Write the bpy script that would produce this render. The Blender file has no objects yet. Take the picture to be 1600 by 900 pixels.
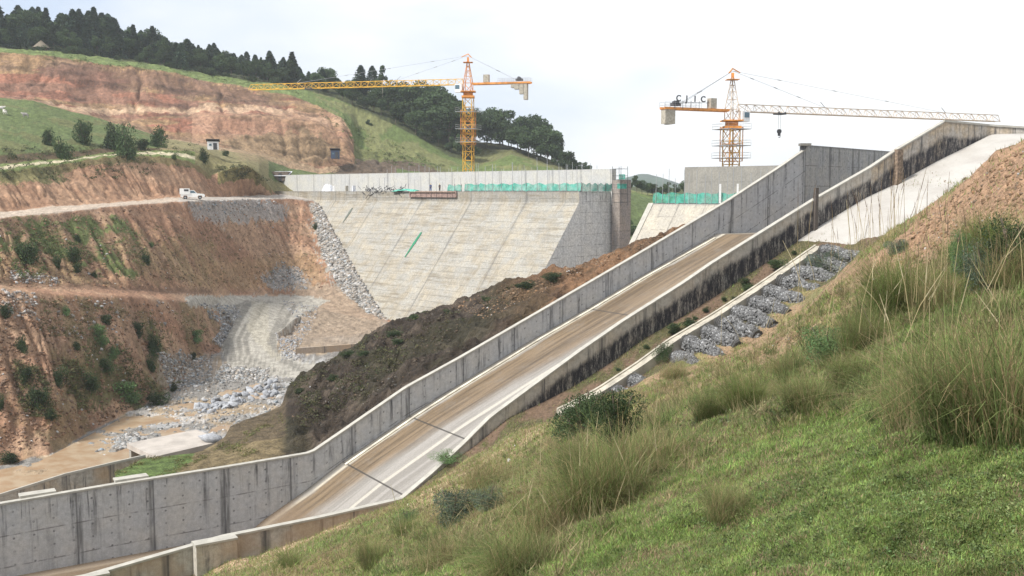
import bpy, math, random
import numpy as np
from mathutils import Vector, Matrix
random.seed(7)
RNG = np.random.default_rng(7)
SC = bpy.context.scene
COL = SC.collection

# ------------------------------------------------------------------ camera, sky, sun, exposure
PITCH = math.radians(5.43)
cam = bpy.data.cameras.new('camera'); cam.sensor_width = 36.0; cam.lens = 36.0
cam.clip_start = 0.1; cam.clip_end = 9000
co = bpy.data.objects.new('camera', cam); COL.objects.link(co)
co.location = (0, 0, 0); co.rotation_euler = (math.radians(90) - PITCH, 0, 0)
SC.camera = co
SC.view_settings.view_transform = 'Standard'; SC.view_settings.look = 'None'
SC.view_settings.gamma = 1.0; SC.view_settings.exposure = 1.15
SC.cycles.max_bounces = 5; SC.cycles.diffuse_bounces = 3; SC.cycles.transparent_max_bounces = 8
SC.cycles.volume_bounces = 1
SUN_DIR = Vector((-0.60, -0.35, 0.72)).normalized()
w = bpy.data.worlds.new('World'); SC.world = w; w.use_nodes = True
nt = w.node_tree; nt.nodes.clear()
def wn(t, **k):
    n = nt.nodes.new(t)
    for a, b in k.items(): setattr(n, a, b)
    return n
out = wn('ShaderNodeOutputWorld'); bg = wn('ShaderNodeBackground'); bg.inputs[1].default_value = 0.08
sky = wn('ShaderNodeTexSky', sky_type='NISHITA'); sky.sun_disc = False
sky.sun_elevation = math.asin(SUN_DIR.z); sky.sun_rotation = math.atan2(SUN_DIR.x, SUN_DIR.y) % (2*math.pi)
tc = wn('ShaderNodeTexCoord'); mp = wn('ShaderNodeMapping'); mp.inputs['Scale'].default_value = (1.6, 1.6, 5.0)
no = wn('ShaderNodeTexNoise'); no.inputs['Scale'].default_value = 1.7; no.inputs['Detail'].default_value = 5
sep = wn('ShaderNodeSeparateXYZ')
nt.links.new(tc.outputs['Generated'], mp.inputs[0]); nt.links.new(mp.outputs[0], no.inputs['Vector'])
nt.links.new(tc.outputs['Generated'], sep.inputs[0])
m1 = wn('ShaderNodeMath', operation='MULTIPLY'); m1.inputs[1].default_value = 0.55
nt.links.new(sep.outputs[0], m1.inputs[0])
m2 = wn('ShaderNodeMath', operation='ADD'); nt.links.new(m1.outputs[0], m2.inputs[0]); nt.links.new(no.outputs[0], m2.inputs[1])
cr = wn('ShaderNodeValToRGB'); cr.color_ramp.elements[0].position = 0.26; cr.color_ramp.elements[1].position = 0.50
cr.color_ramp.elements[0].color = (3.9, 4.5, 5.5, 1); cr.color_ramp.elements[1].color = (5.85, 6.0, 6.25, 1)
e3 = cr.color_ramp.elements.new(0.60); e3.color = (6.7, 6.72, 6.8, 1)
nt.links.new(m2.outputs[0], cr.inputs[0])
mx = wn('ShaderNodeMixRGB'); mx.inputs[0].default_value = 0.93
nt.links.new(sky.outputs[0], mx.inputs[1]); nt.links.new(cr.outputs[0], mx.inputs[2])
nt.links.new(mx.outputs[0], bg.inputs[0]); nt.links.new(bg.outputs[0], out.inputs[0])
sl = bpy.data.lights.new('sun', 'SUN'); sl.energy = 2.75; sl.angle = math.radians(10); sl.color = (1.0, 0.955, 0.88)
so = bpy.data.objects.new('sun', sl); COL.objects.link(so)
so.rotation_euler = (-SUN_DIR).to_track_quat('-Z', 'Y').to_euler()

# ------------------------------------------------------------------ reading the view: pixel + distance -> point
CT, ST = math.cos(PITCH), math.sin(PITCH)
def ray(px, py):
    u = (px - 800) / 1600.0; v = (450 - py) / 1600.0
    return np.array([u, CT + v * ST, -ST + v * CT])
def P(px, py, Y):
    d = ray(px, py); return d * (Y / d[1])
def onplane(px, py, O, n):            # meet a vertical plane through plan point O with plan normal n
    d = ray(px, py); t = (O[0]*n[0] + O[1]*n[1]) / (d[0]*n[0] + d[1]*n[1]); return d * t
def onz(px, py, z):
    d = ray(px, py); return d * (z / d[2])
def proj(p):
    x, y, z = p[..., 0], p[..., 1], p[..., 2]
    f = y * CT - z * ST; u = z * CT + y * ST
    return 800 + 1600 * x / f, 450 - 1600 * u / f

# ------------------------------------------------------------------ value noise
def _h(i, j, k, s):
    n = (i.astype(np.int64) * 374761393 + j.astype(np.int64) * 668265263 + k.astype(np.int64) * 2147483647 + s * 974711) & 0xffffffff
    n = ((n ^ (n >> 13)) * 1274126177) & 0xffffffff
    n = ((n ^ (n >> 16)) * 2246822519) & 0xffffffff
    return ((n ^ (n >> 15)) & 0xffff) / 65535.0
def vnoise(x, y, z=0.0, s=0):
    x = np.asarray(x, float); y = np.asarray(y, float); z = np.zeros_like(x) + z
    i, j, k = np.floor(x), np.floor(y), np.floor(z)
    fx, fy, fz = x - i, y - j, z - k
    fx = fx*fx*(3-2*fx); fy = fy*fy*(3-2*fy); fz = fz*fz*(3-2*fz)
    def L(dk):
        a = _h(i, j, k+dk, s)*(1-fx) + _h(i+1, j, k+dk, s)*fx
        b = _h(i, j+1, k+dk, s)*(1-fx) + _h(i+1, j+1, k+dk, s)*fx
        return a*(1-fy) + b*fy
    if not np.any(z): return L(0)
    return L(0)*(1-fz) + L(1)*fz
def fbm(x, y, s=0, o=4, z=0.0):
    t = 0; a = 1; n = 0
    for q in range(o):
        t = t + a * vnoise(np.asarray(x)*2**q + 17.3*q, np.asarray(y)*2**q - 9.1*q, z*2**q if np.any(z) else 0.0, s+q); n += a; a *= 0.5
    return t / n
def sstep(a, b, x):
    t = np.clip((x - a) / (b - a), 0, 1); return t*t*(3-2*t)

# ------------------------------------------------------------------ mesh helpers
def tag(o, label=None, cat=None, group=None, kind=None):
    if label: o['label'] = label
    if cat: o['category'] = cat
    if group: o['group'] = group
    if kind or cat: o['kind'] = kind or 'thing'
    return o
def empty(name, loc=(0, 0, 0), rz=0.0):
    o = bpy.data.objects.new(name, None); COL.objects.link(o); o.location = loc; o.rotation_euler = (0, 0, rz); return o
def meshdata(name, V, F, mat, uv=None, col=None, smooth=False):
    """V (n,3); F (m,k) array or list of tuples; uv per vertex (n,2); col per vertex (n,3)"""
    me = bpy.data.meshes.new(name)
    V = np.asarray(V, dtype=np.float32)
    if isinstance(F, np.ndarray):
        m, k = F.shape
        me.vertices.add(len(V)); me.vertices.foreach_set('co', V.ravel())
        me.loops.add(m*k); me.loops.foreach_set('vertex_index', F.astype(np.int32).ravel())
        me.polygons.add(m); me.polygons.foreach_set('loop_start', (np.arange(m)*k).astype(np.int32))
        me.polygons.foreach_set('loop_total', np.full(m, k, dtype=np.int32))
        li = F.ravel()
    else:
        me.from_pydata([tuple(map(float, v)) for v in V], [], [tuple(map(int, f)) for f in F])
        li = np.array([i for f in F for i in f], dtype=np.int64)
    me.update(calc_edges=True)
    if uv is not None:
        l = me.uv_layers.new(name='UVMap'); l.data.foreach_set('uv', np.asarray(uv, np.float32)[li].ravel())
    if col is not None:
        a = me.color_attributes.new('Col', 'FLOAT_COLOR', 'POINT')
        c = np.ones((len(V), 4), np.float32); c[:, :3] = col; a.data.foreach_set('color', c.ravel())
    if mat is not None: me.materials.append(mat)
    if smooth: me.polygons.foreach_set('use_smooth', np.ones(len(me.polygons), dtype=bool))
    me.validate(clean_customdata=False)
    return me
def obj(name, me, parent=None):
    o = bpy.data.objects.new(name, me); COL.objects.link(o)
    if parent is not None: o.parent = parent
    return o
def mk(name, V, F, mat, parent=None, **k): return obj(name, meshdata(name, V, F, mat, **k), parent)
def dup(root, loc, rz, sc=1.0, name=None):
    r = root.copy(); COL.objects.link(r); r.location = loc; r.rotation_euler = (0, 0, rz)
    r.scale = sc if hasattr(sc, '__len__') else (sc, sc, sc)
    for ch in list(root.children):
        c = ch.copy(); COL.objects.link(c); c.parent = r
    return r
class MB:
    def __init__(s): s.V = []; s.F = []
    def add(s, vs, fs):
        b = len(s.V); s.V += [tuple(v) for v in vs]; s.F += [tuple(i + b for i in f) for f in fs]; return s
    def box(s, c, d, R=None, taper=1.0):
        hx, hy, hz = d[0]/2, d[1]/2, d[2]/2; vs = []
        for z in (-1, 1):
            t = taper if z > 0 else 1
            for x, y in ((-1, -1), (1, -1), (1, 1), (-1, 1)):
                v = Vector((x*hx*t, y*hy*t, z*hz))
                if R is not None: v = R @ v
                vs.append(v + Vector(c))
        return s.add(vs, [(3, 2, 1, 0), (4, 5, 6, 7), (0, 1, 5, 4), (1, 2, 6, 5), (2, 3, 7, 6), (3, 0, 4, 7)])
    def bar(s, a, b, r=0.05, n=4, r2=None):
        a = Vector(a); b = Vector(b); d = b - a
        if d.length < 1e-6: return s
        q = d.to_track_quat('Z', 'Y'); r2 = r if r2 is None else r2; vs = []
        for p, rr in ((a, r), (b, r2)):
            for i in range(n):
                an = 2*math.pi*(i + .5)/n; vs.append(p + q @ Vector((math.cos(an)*rr, math.sin(an)*rr, 0)))
        return s.add(vs, [(i, (i+1) % n, n+(i+1) % n, n+i) for i in range(n)] + [tuple(range(n))[::-1], tuple(range(n, 2*n))])
    def ball(s, c, r, n=8, m=5, sq=(1, 1, 1), jit=0.0):
        vs = [(c[0], c[1], c[2]-r*sq[2])]; fs = []
        for j in range(1, m):
            th = math.pi*j/m
            for i in range(n):
                a = 2*math.pi*i/n; k = 1 + random.uniform(-jit, jit)
                vs.append((c[0]+r*k*sq[0]*math.sin(th)*math.cos(a), c[1]+r*k*sq[1]*math.sin(th)*math.sin(a), c[2]-r*k*sq[2]*math.cos(th)))
        vs.append((c[0], c[1], c[2]+r*sq[2])); top = len(vs)-1
        for i in range(n):
            fs.append((0, 1+(i+1) % n, 1+i)); fs.append((top, 1+(m-2)*n+i, 1+(m-2)*n+(i+1) % n))
            for j in range(m-2): fs.append((1+j*n+i, 1+j*n+(i+1) % n, 1+(j+1)*n+(i+1) % n, 1+(j+1)*n+i))
        return s.add(vs, fs)
    def build(s, name, mat, parent=None, smooth=False): return mk(name, s.V, s.F, mat, parent, smooth=smooth)

# ------------------------------------------------------------------ materials
class NG:
    def __init__(s, name):
        s.m = bpy.data.materials.new(name); s.m.use_nodes = True; s.t = s.m.node_tree; s.t.nodes.clear()
        s.out = s.n('ShaderNodeOutputMaterial'); s.b = s.n('ShaderNodeBsdfPrincipled'); s.l(s.b.outputs[0], s.out.inputs[0])
        s.b.inputs['Specular IOR Level'].default_value = 0.25; s.b.inputs['Roughness'].default_value = 0.9
    def n(s, t, **k):
        x = s.t.nodes.new(t)
        for a, b in k.items(): setattr(x, a, b)
        return x
    def l(s, a, b): s.t.links.new(a, b)
    def put(s, v, i):
        if hasattr(v, 'is_output') or isinstance(v, bpy.types.NodeSocket): s.l(v, i)
        else:
            if hasattr(i.default_value, '__len__') and hasattr(v, '__len__') and len(v) == 3 and len(i.default_value) == 4: v = (*v, 1)
            i.default_value = v
    def math(s, op, a, b=0.0, c=None):
        x = s.n('ShaderNodeMath', operation=op); s.put(a, x.inputs[0]); s.put(b, x.inputs[1])
        if c is not None: s.put(c, x.inputs[2])
        return x.outputs[0]
    def mix(s, f, a, b, mode='MIX'):
        x = s.n('ShaderNodeMixRGB', blend_type=mode); s.put(f, x.inputs[0]); s.put(a, x.inputs[1]); s.put(b, x.inputs[2]); return x.outputs[0]
    def noise(s, vec, scale, detail=4, rough=0.6, dist=0.0, sc=None):
        if sc is not None:
            m = s.n('ShaderNodeMapping'); m.inputs['Scale'].default_value = sc; s.l(vec, m.inputs[0]); vec = m.outputs[0]
        x = s.n('ShaderNodeTexNoise'); s.l(vec, x.inputs['Vector']); x.inputs['Scale'].default_value = scale
        x.inputs['Detail'].default_value = detail; x.inputs['Roughness'].default_value = rough; x.inputs['Distortion'].default_value = dist
        return x.outputs[0]
    def ramp(s, v, a, b, lo=0.0, hi=1.0):
        x = s.n('ShaderNodeMapRange', interpolation_type='SMOOTHSTEP'); s.put(v, x.inputs[0])
        for i, q in zip((1, 2, 3, 4), (a, b, lo, hi)): x.inputs[i].default_value = q
        return x.outputs[0]
    def obj(s): return s.n('ShaderNodeTexCoord').outputs['Object']
    def uv(s):
        u = s.n('ShaderNodeTexCoord').outputs['UV']; x = s.n('ShaderNodeSeparateXYZ'); s.l(u, x.inputs[0]); return u, x.outputs[0], x.outputs[1]
    def bump(s, h, strength=0.5, dist=0.05):
        b = s.n('ShaderNodeBump'); b.inputs['Strength'].default_value = strength; b.inputs['Distance'].default_value = dist
        s.l(h, b.inputs['Height']); s.l(b.outputs[0], s.b.inputs['Normal'])
    def line(s, x, period, width, off=0.0):          # 1 on thin lines every `period`
        a = s.math('ADD', x, off); f = s.math('PINGPONG', a, period/2)   # distance from multiples
        return s.ramp(f, width*0.5, width, 1.0, 0.0)

def plain(name, col, rough=0.6, metal=0.0, var=0.12, scale=3.0, bump=0.0):
    g = NG(name); o = g.obj(); n = g.noise(o, scale, 5)
    k = g.ramp(n, 0.3, 0.7, 1-var, 1+var)
    g.l(g.mix(1.0, col, g.n2rgb(k) if hasattr(g, 'n2rgb') else k, 'MULTIPLY'), g.b.inputs['Base Color'])
    g.b.inputs['Roughness'].default_value = rough; g.b.inputs['Metallic'].default_value = metal
    if bump: g.bump(n, bump, 0.03)
    return g.m
def vcol(name, rough=0.95, scale=2.0, var=0.35, bump=0.6, bdist=0.15, scale2=14.0, trans=0.0):
    g = NG(name); a = g.n('ShaderNodeAttribute', attribute_name='Col').outputs['Color']; o = g.obj()
    n1 = g.noise(o, scale, 6, 0.68); n2 = g.noise(o, scale2, 3, 0.7)
    k = g.math('MULTIPLY', g.ramp(n1, 0.25, 0.75, 1-var, 1+var), g.ramp(n2, 0.2, 0.8, 1-var*0.7, 1+var*0.7))
    g.l(g.mix(1.0, a, k, 'MULTIPLY'), g.b.inputs['Base Color']); g.b.inputs['Roughness'].default_value = rough
    if bump: g.bump(g.math('ADD', n1, g.math('MULTIPLY', n2, 0.4)), bump, bdist)
    return g.m
def leafm(name, col, var=0.35, trans=0.25, attr=False):
    g = NG(name); o = g.obj(); n = g.noise(o, 1.3, 4); n2 = g.noise(o, 0.25 if not attr else 2.0, 2)
    base = g.n('ShaderNodeAttribute', attribute_name='Col').outputs['Color'] if attr else col
    ri = g.n('ShaderNodeObjectInfo').outputs['Random']
    k = g.math('MULTIPLY', g.ramp(n, 0.3, 0.7, 1-var, 1+var), g.ramp(n2, 0.3, 0.7, 0.85, 1.18))
    if not attr: k = g.math('MULTIPLY', k, g.ramp(ri, 0, 1, 0.75, 1.25))
    c = g.mix(1.0, base, k, 'MULTIPLY'); g.l(c, g.b.inputs['Base Color']); g.b.inputs['Roughness'].default_value = 0.75
    g.b.inputs['Specular IOR Level'].default_value = 0.2
    if trans:
        t = g.n('ShaderNodeBsdfTranslucent'); g.l(c, t.inputs[0]); ms = g.n('ShaderNodeMixShader'); ms.inputs[0].default_value = trans
        g.l(g.b.outputs[0], ms.inputs[1]); g.l(t.outputs[0], ms.inputs[2]); g.l(ms.outputs[0], g.out.inputs[0])
    return g.m

def concrete(name, base=(0.36, 0.36, 0.37), warm=(0.42, 0.38, 0.32), streak=0.6, joint=5.5, joff=0.0, holes=True,
             black=None, lift=0.0, mott=0.3, rust=0.0, jdark=0.55, top_dark=0.35, streak_scale=1.1, jv=None, patch=0.0, band=0.0):
    """uv in metres: u along the wall, v down from its top edge"""
    g = NG(name); uv, u, v = g.uv(); o = g.obj()
    n1 = g.noise(o, 0.35, 6, 0.65); n2 = g.noise(o, 2.6, 6, 0.7); n3 = g.noise(o, 11, 4, 0.7)
    c = g.mix(g.ramp(n1, 0.38, 0.66), base, warm)
    c = g.mix(1.0, c, g.ramp(n2, 0.25, 0.75, 1-mott, 1+mott*0.75), 'MULTIPLY')
    c = g.mix(1.0, c, g.ramp(n3, 0.2, 0.8, 0.86, 1.12), 'MULTIPLY')
    if patch:      # lighter and darker pours
        br = g.n('ShaderNodeTexBrick'); g.l(uv, br.inputs[0]); br.inputs['Scale'].default_value = 1.0
        br.inputs['Color1'].default_value = (1-patch,)*3+(1,); br.inputs['Color2'].default_value = (1+patch,)*3+(1,); br.inputs['Mortar'].default_value = (0.88, 0.88, 0.88, 1)
        br.inputs['Brick Width'].default_value = 7.0; br.inputs['Row Height'].default_value = 1.5; br.inputs['Mortar Size'].default_value = 0.03
        c = g.mix(1.0, c, br.outputs[0], 'MULTIPLY')
    if band:
        b1_ = g.noise(uv, .55, 6, .75, 0, (.16, 1.6, 1)); b2_ = g.noise(uv, .12, 4, .6, 0, (1.0, .8, 1)); c = g.mix(g.math('MULTIPLY', g.math('MULTIPLY', g.ramp(b1_, .47, .64), g.ramp(b2_, .38, .58)), band), c, (.17, .145, .105)); v1_ = g.noise(uv, .35, 6, .8, 0, (1.0, .10, 1)); c = g.mix(g.math('MULTIPLY', g.math('MULTIPLY', g.ramp(v1_, .50, .62), g.ramp(n1, .35, .6)), band*.55), c, (.16, .13, .09))
    # streaks hanging from the top
    s1 = g.noise(uv, streak_scale, 5, 0.75, 0.0, (1.0, 0.045, 1.0)); s2 = g.noise(uv, 0.5, 3, 0.6)
    fade = g.ramp(v, 0.0, 5.0, 1.0, 0.25)
    st = g.math('MULTIPLY', g.math('MULTIPLY', g.ramp(s1, 0.50, 0.64), fade), g.ramp(s2, 0.3, 0.6))
    c = g.mix(g.math('MULTIPLY', st, streak), c, (0.055, 0.055, 0.06))
    if top_dark: c = g.mix(g.math('MULTIPLY', g.ramp(g.math('ADD', v, g.math('MULTIPLY', n2, 0.6)), 0.25, 0.8, 1, 0), top_dark), c, (0.13, 0.13, 0.13))
    if rust:
        r1 = g.noise(o, 0.25, 3); c = g.mix(g.math('MULTIPLY', g.ramp(r1, 0.45, 0.62), rust), c, (0.40, 0.27, 0.16))
    if joint:
        jb = g.math('MULTIPLY', g.line(u, joint, .55, joff), g.ramp(g.noise(uv, .8, 4, .7, 0, (1, .12, 1)), .40, .62)); c = g.mix(g.math('MULTIPLY', jb, streak*.75), c, (.08, .08, .082))
        j = g.line(u, joint, 0.10, joff); c = g.mix(g.math('MULTIPLY', j, jdark), c, (0.05, 0.05, 0.055))
    if jv:
        j2 = g.line(g.math('ADD', v, g.math('MULTIPLY', n1, 0.05)), jv, 0.07); c = g.mix(g.math('MULTIPLY', g.math('MULTIPLY', j2, g.ramp(g.noise(o, 0.8, 3), 0.38, 0.6)), 0.6), c, (0.09, 0.08, 0.08))
    if holes:
        hu = g.math('PINGPONG', u, 0.75); hv = g.math('PINGPONG', g.math('ADD', v, 0.4), 0.55)
        hd = g.math('SQRT', g.math('ADD', g.math('MULTIPLY', hu, hu), g.math('MULTIPLY', hv, hv)))
        c = g.mix(g.math('MULTIPLY', g.ramp(hd, 0.06, 0.13, 1, 0), g.ramp(n2, 0.35, 0.6, 0.08, 0.75)), c, (0.07, 0.07, 0.075))
    if black is not None:      # tarry coating and algae from depth `black` downwards, ragged top edge
        rag = g.math('ADD', g.math('MULTIPLY', g.noise(uv, 1.7, 7, 0.9, 0.0, (1.0, 0.12, 1.0)), .55), g.math('MULTIPLY', g.noise(uv, .22, 4, 0.6), .55)); patchy = g.noise(uv, 1.5, 7, 0.9, 0.0, (1.0, 0.22, 1.0))
        d = g.math('SUBTRACT', g.math('ADD', v, g.math('MULTIPLY', g.math('SUBTRACT', rag, 0.5), 2.6)), black)
        f = g.math('MULTIPLY', g.ramp(d, -0.15, 0.55), g.ramp(patchy, 0.47, 0.62, 1.0, 0.18))
        c = g.mix(f, c, (0.028, 0.027, 0.033))
    g.l(c, g.b.inputs['Base Color']); g.b.inputs['Roughness'].default_value = 0.88
    g.bump(g.math('ADD', n3, n2), 0.35, 0.03)
    return g.m

# ------------------------------------------------------------------ the spillway's own frame
CO = np.array([-10.0, 100.0]); CD = np.array([0.84, 0.54]); CD = CD/np.linalg.norm(CD); CN = np.array([CD[1], -CD[0]])
CW = 15.0
def wall_sz(lst, wv):
    s, z = [], []
    for px, py in lst:
        p = onplane(px, py, CO + CN*wv, CN); s.append((p[:2] - CO) @ CD); z.append(p[2])
    k = np.argsort(s); return np.array(s)[k], np.array(z)[k]
def cp(s, wv, z): q = CO + CD*s + CN*wv; return np.array([q[0], q[1], z])
FT = wall_sz([(0, 787), (175, 757), (350, 730), (487, 707), (531, 677), (635, 605), (717, 560), (836, 491), (920, 442), (999, 396), (1065, 357), (1140, 312), (1217, 262), (1259, 233)], 0)
NT = wall_sz([(130, 898), (345, 836), (500, 805), (624, 777), (670, 738), (720, 692), (762, 650), (857, 580), (902, 547), (970, 500), (1062, 442), (1110, 409), (1266, 312), (1357, 260), (1397, 233), (1469, 190.5)], CW)
NB = wall_sz([(340, 892), (400, 872), (500, 834), (560, 812), (624, 790), (705, 721), (742, 697), (795, 652), (850, 628), (900, 602), (962, 562), (1007, 529), (1075, 490), (1135, 452), (1210, 402), (1283, 353), (1352, 311), (1397, 290), (1465, 253), (1548, 212), (1600, 207)], CW+.45)
fl = wall_sz([(412, 812), (480, 764), (534, 722), (640, 649), (695, 614), (836, 528), (918, 481), (1000, 432), (1120, 365)], 0)
FLs = np.concatenate([[-60, fl[0][0]-1.5], fl[0], [fl[0][-1]+60]]); FLz = np.concatenate([[fl[1][0]-1.0, fl[1][0]-1.0], fl[1], [fl[1][-1]]])
ext = lambda a, s: np.interp(s, a[0], a[1])
def floor_z(s): return np.interp(s, FLs, FLz)
def base_z(s): return ext(NB, s)
print('far top', np.round(FT, 1).tolist()); print('floor', np.round(fl, 1).tolist()); print('near top', np.round(NT, 1).tolist()); print('near base', np.round(NB, 1).tolist())
EDGE = wall_sz([(221, 714), (175, 725), (100, 743), (0, 774)], -8)   # placeholder, recomputed below

# ------------------------------------------------------------------ terrain lofts
def loft(curves, pxs, rows):
    """curves: near to far, each a list of (px, py, Y) or (px, None, Y, z); returns grid of points and its pixel coords"""
    arr = []
    for c in curves:
        q = sorted(c, key=lambda t: t[0]); X = []; Z = []; Yv = []; pp = []
        for t in q:
            if t[1] is None: z = t[3]; y = t[2]
            else: p = P(t[0], t[1], t[2]); z = p[2]; y = t[2]
            pp.append(t[0]); Yv.append(y); Z.append(z)
        y = np.interp(pxs, pp, Yv); z = np.interp(pxs, pp, Z)
        arr.append((y, z))
    G = []
    for k in range(len(arr)-1):
        (y0, z0), (y1, z1) = arr[k], arr[k+1]; n = rows[k]
        for t in np.arange(n)/n: G.append((y0*(1-t)+y1*t, z0*(1-t)+z1*t))
    G.append(arr[-1])
    Y = np.array([g[0] for g in G]); Z = np.array([g[1] for g in G])
    U = (pxs-800)/1600.0
    # the column direction: exact for its own pixel row
    v = None
    X = U[None, :]*(Y*CT - Z*ST)
    return np.stack([X, Y, Z], -1)
def relax(a, n=1):
    for _ in range(n):
        b = a.copy(); b[1:-1] = (a[:-2] + 2*a[1:-1] + a[2:])/4; a = b.copy(); a[:, 1:-1] = (b[:, :-2] + 2*b[:, 1:-1] + b[:, 2:])/4
    return a
def gridfaces(nr, nc):
    i = np.arange(nr*nc).reshape(nr, nc)
    return np.stack([i[:-1, :-1], i[:-1, 1:], i[1:, 1:], i[1:, :-1]], -1).reshape(-1, 4)
def inpoly(px, py, poly):
    r = np.zeros(px.shape, bool); n = len(poly)
    for k in range(n):
        (x1, y1), (x2, y2) = poly[k], poly[(k+1) % n]
        if y1 == y2: continue
        c = ((y1 > py) != (y2 > py)) & (px < (x2-x1)*(py-y1)/(y2-y1)+x1); r ^= c
    return r
def paint(C, px, py, poly, col, jit=6.0, wx=None, wy=None, f=1.0, s=0, var=0.0):
    m = inpoly(px + (fbm(wx, wy, 31+s, 5)-.5)*jit*4 + RNG.normal(size=px.shape)*jit*.45, py + (fbm(wx+50, wy, 37+s, 5)-.5)*jit*2.2 + RNG.normal(size=px.shape)*jit*.25, poly)
    ff = f if np.isscalar(f) else f[m][:, None]
    c = np.array(col)
    C[m] = C[m]*(1-ff) + c*ff
    return m

# ---- valley, far bank, cut hill
V1 = [(-300, None, 60, -33), (1800, None, 60, -33)]
V2 = [(-300, None, 95, -30.6), (0, 772, 101.5), (200, 690, 121), (300, 690, 121), (400, 660, 131), (450, 640, 139), (500, 600, 155), (600, None, 165, -29), (1800, None, 165, -29)]
V2b = [(-300, None, 106, -30.2), (0, 745, 107), (100, 722, 113), (200, 665, 130), (300, 630, 144), (400, 600, 158), (450, 585, 164), (500, 565, 172), (600, None, 180, -28.5), (1800, None, 180, -28.5)]
V3 = [(-300, None, 104, -29.6), (0, 727, 111.5), (75, 712, 115), (110, 692, 121), (150, 665, 130), (207, 642, 138), (265, 610, 151), (300, 567, 169), (335, 548, 177), (400, 540, 180), (450, 530, 185), (500, 525, 190), (560, 520, 194), (600, 510, 203), (700, None, 205, -28), (1800, None, 205, -28)]
V4 = [(-300, 440, 112), (0, 455, 131), (50, 456, 135), (100, 460, 140), (200, 464, 152), (300, 472, 177), (340, 480, 194), (400, 480, 203), (450, 479, 214), (484, 477, 220), (520, 487, 219), (560, 496, 215.5), (600, 503, 212.5), (700, None, 212, -28), (1800, None, 212, -28)]
V5 = [(-300, 430, 117), (0, 443, 136), (100, 447, 146), (200, 452, 159), (300, 457, 183), (400, 458, 218), (450, 460, 229), (484, 466, 226), (520, 472, 224), (560, 482, 221), (600, 500, 214), (700, None, 216, -28), (1800, None, 216, -28)]
V6 = [(-300, 372, 125), (0, 341, 150), (100, 330, 166), (200, 320, 187), (290, 314, 205), (400, 311, 246), (450, 309, 260), (488, 313, 266), (500, 322, 262), (520, 362, 250), (540, 400, 239.5), (560, 440, 229.5), (600, 500, 214.8), (700, None, 218, -28), (1800, None, 218, -28)]
V7 = [(-300, 366, 145), (0, 331, 168), (100, 321, 184), (200, 315, 204), (290, 308, 224), (400, 306, 262), (450, 304, 278), (500, 305, 290), (560, 320, 280), (600, None, 260, -20), (700, None, 240, -28), (960, None, 240, -28), (1800, None, 240, -28)]
V8 = [(-300, 296, 158), (0, 267, 182), (50, 262, 191), (82, 259, 199), (163, 246, 214), (198, 242, 222), (233, 243, 229), (275, 246, 235), (296, 252, 239), (318, 262, 243), (327, 274, 246), (333, 272, 247), (345, 268, 248), (360, 262, 250), (385, 258, 252), (405, 270, 257), (430, 302, 279), (450, 302, 286), (500, 303, 300), (600, None, 300, -14), (700, None, 262, -27), (960, None, 262, -26), (1800, None, 262, -26)]
V9 = [(-300, 290, 168), (0, 257, 192), (82, 249, 209), (163, 239, 226), (233, 235, 241), (296, 234, 250), (327, 240, 256), (345, 248, 259), (365, 252, 264), (385, 254, 268), (405, 262, 272), (430, 283, 292), (450, 284, 300), (500, 280, 312), (600, None, 315, -6), (700, None, 290, -22), (960, 410, 280), (1020, None, 285, -21), (1800, None, 285, -21)]
V10 = [(-300, 165, 235), (0, 151, 258), (54, 157, 260), (117, 174, 263), (159, 186, 266), (210, 201, 270), (257, 217, 274), (303, 224, 283), (345, 234, 290), (400, 243, 298), (450, 262, 312), (500, 272, 322), (540, 268, 330), (600, 275, 330), (700, None, 320, -10), (960, 350, 310), (1020, 380, 310), (1800, None, 310, -18)]
V11 = [(-300, 172, 262), (0, 158, 285), (54, 163, 288), (117, 180, 292), (159, 190, 292), (210, 203, 294), (257, 218, 296), (303, 223, 298), (345, 230, 303), (400, 238, 310), (450, 250, 318), (500, 262, 326), (545, 255, 332), (600, 268, 333), (700, 280, 333), (800, 300, 330), (960, 310, 325), (1020, 335, 325), (1800, None, 325, -14)]
V12 = [(-300, 125, 310), (0, 126, 335), (100, 150, 330), (170, 172, 327), (200, 181, 325), (300, 184, 325), (400, 180, 332), (500, 195, 337), (545, 225, 338), (556, 248, 337), (600, 262, 340), (700, 276, 340), (800, 290, 340), (960, 297, 340), (1020, 314, 340), (1800, None, 340, -8)]
V13 = [(-300, 72, 345), (0, 80, 350), (80, 84, 354), (150, 97, 358), (200, 103, 363), (250, 110, 369), (300, 120, 375), (350, 130, 380), (400, 137, 384), (450, 148, 380), (500, 166, 372), (535, 185, 362), (550, 206, 354), (556, 236, 348), (600, 236, 356), (650, 250, 356), (700, 266, 356), (800, 276, 360), (850, 281, 360), (960, 296, 360), (1020, 312, 365), (1800, None, 365, -6)]
V14 = [(-300, 66, 365), (0, 75, 375), (100, 82, 382), (200, 95, 391), (300, 112, 400), (400, 127, 413), (470, 138, 425), (520, 152, 425), (600, 185, 415), (650, 212, 408), (700, 242, 400), (750, 258, 400), (800, 240, 410), (850, 256, 410), (900, 274, 405), (960, 290, 400), (1020, 303, 400), (1800, 306, 400)]
V15 = [(-300, 48, 430), (0, 60, 435), (100, 68, 445), (200, 82, 452), (300, 100, 462), (400, 118, 472), (470, 130, 480), (520, 133, 484), (600, 145, 480), (650, 168, 470), (700, 195, 460), (750, 218, 455), (800, 228, 452), (850, 245, 450), (900, 262, 450), (950, 280, 450), (1000, 294, 450), (1100, 300, 460), (1800, 300, 460)]
V16 = [(-300, None, 620, 20), (700, None, 620, 5), (1800, None, 620, -5)]
V17 = [(-300, None, 900, -20), (1800, None, 900, -25)]
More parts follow.
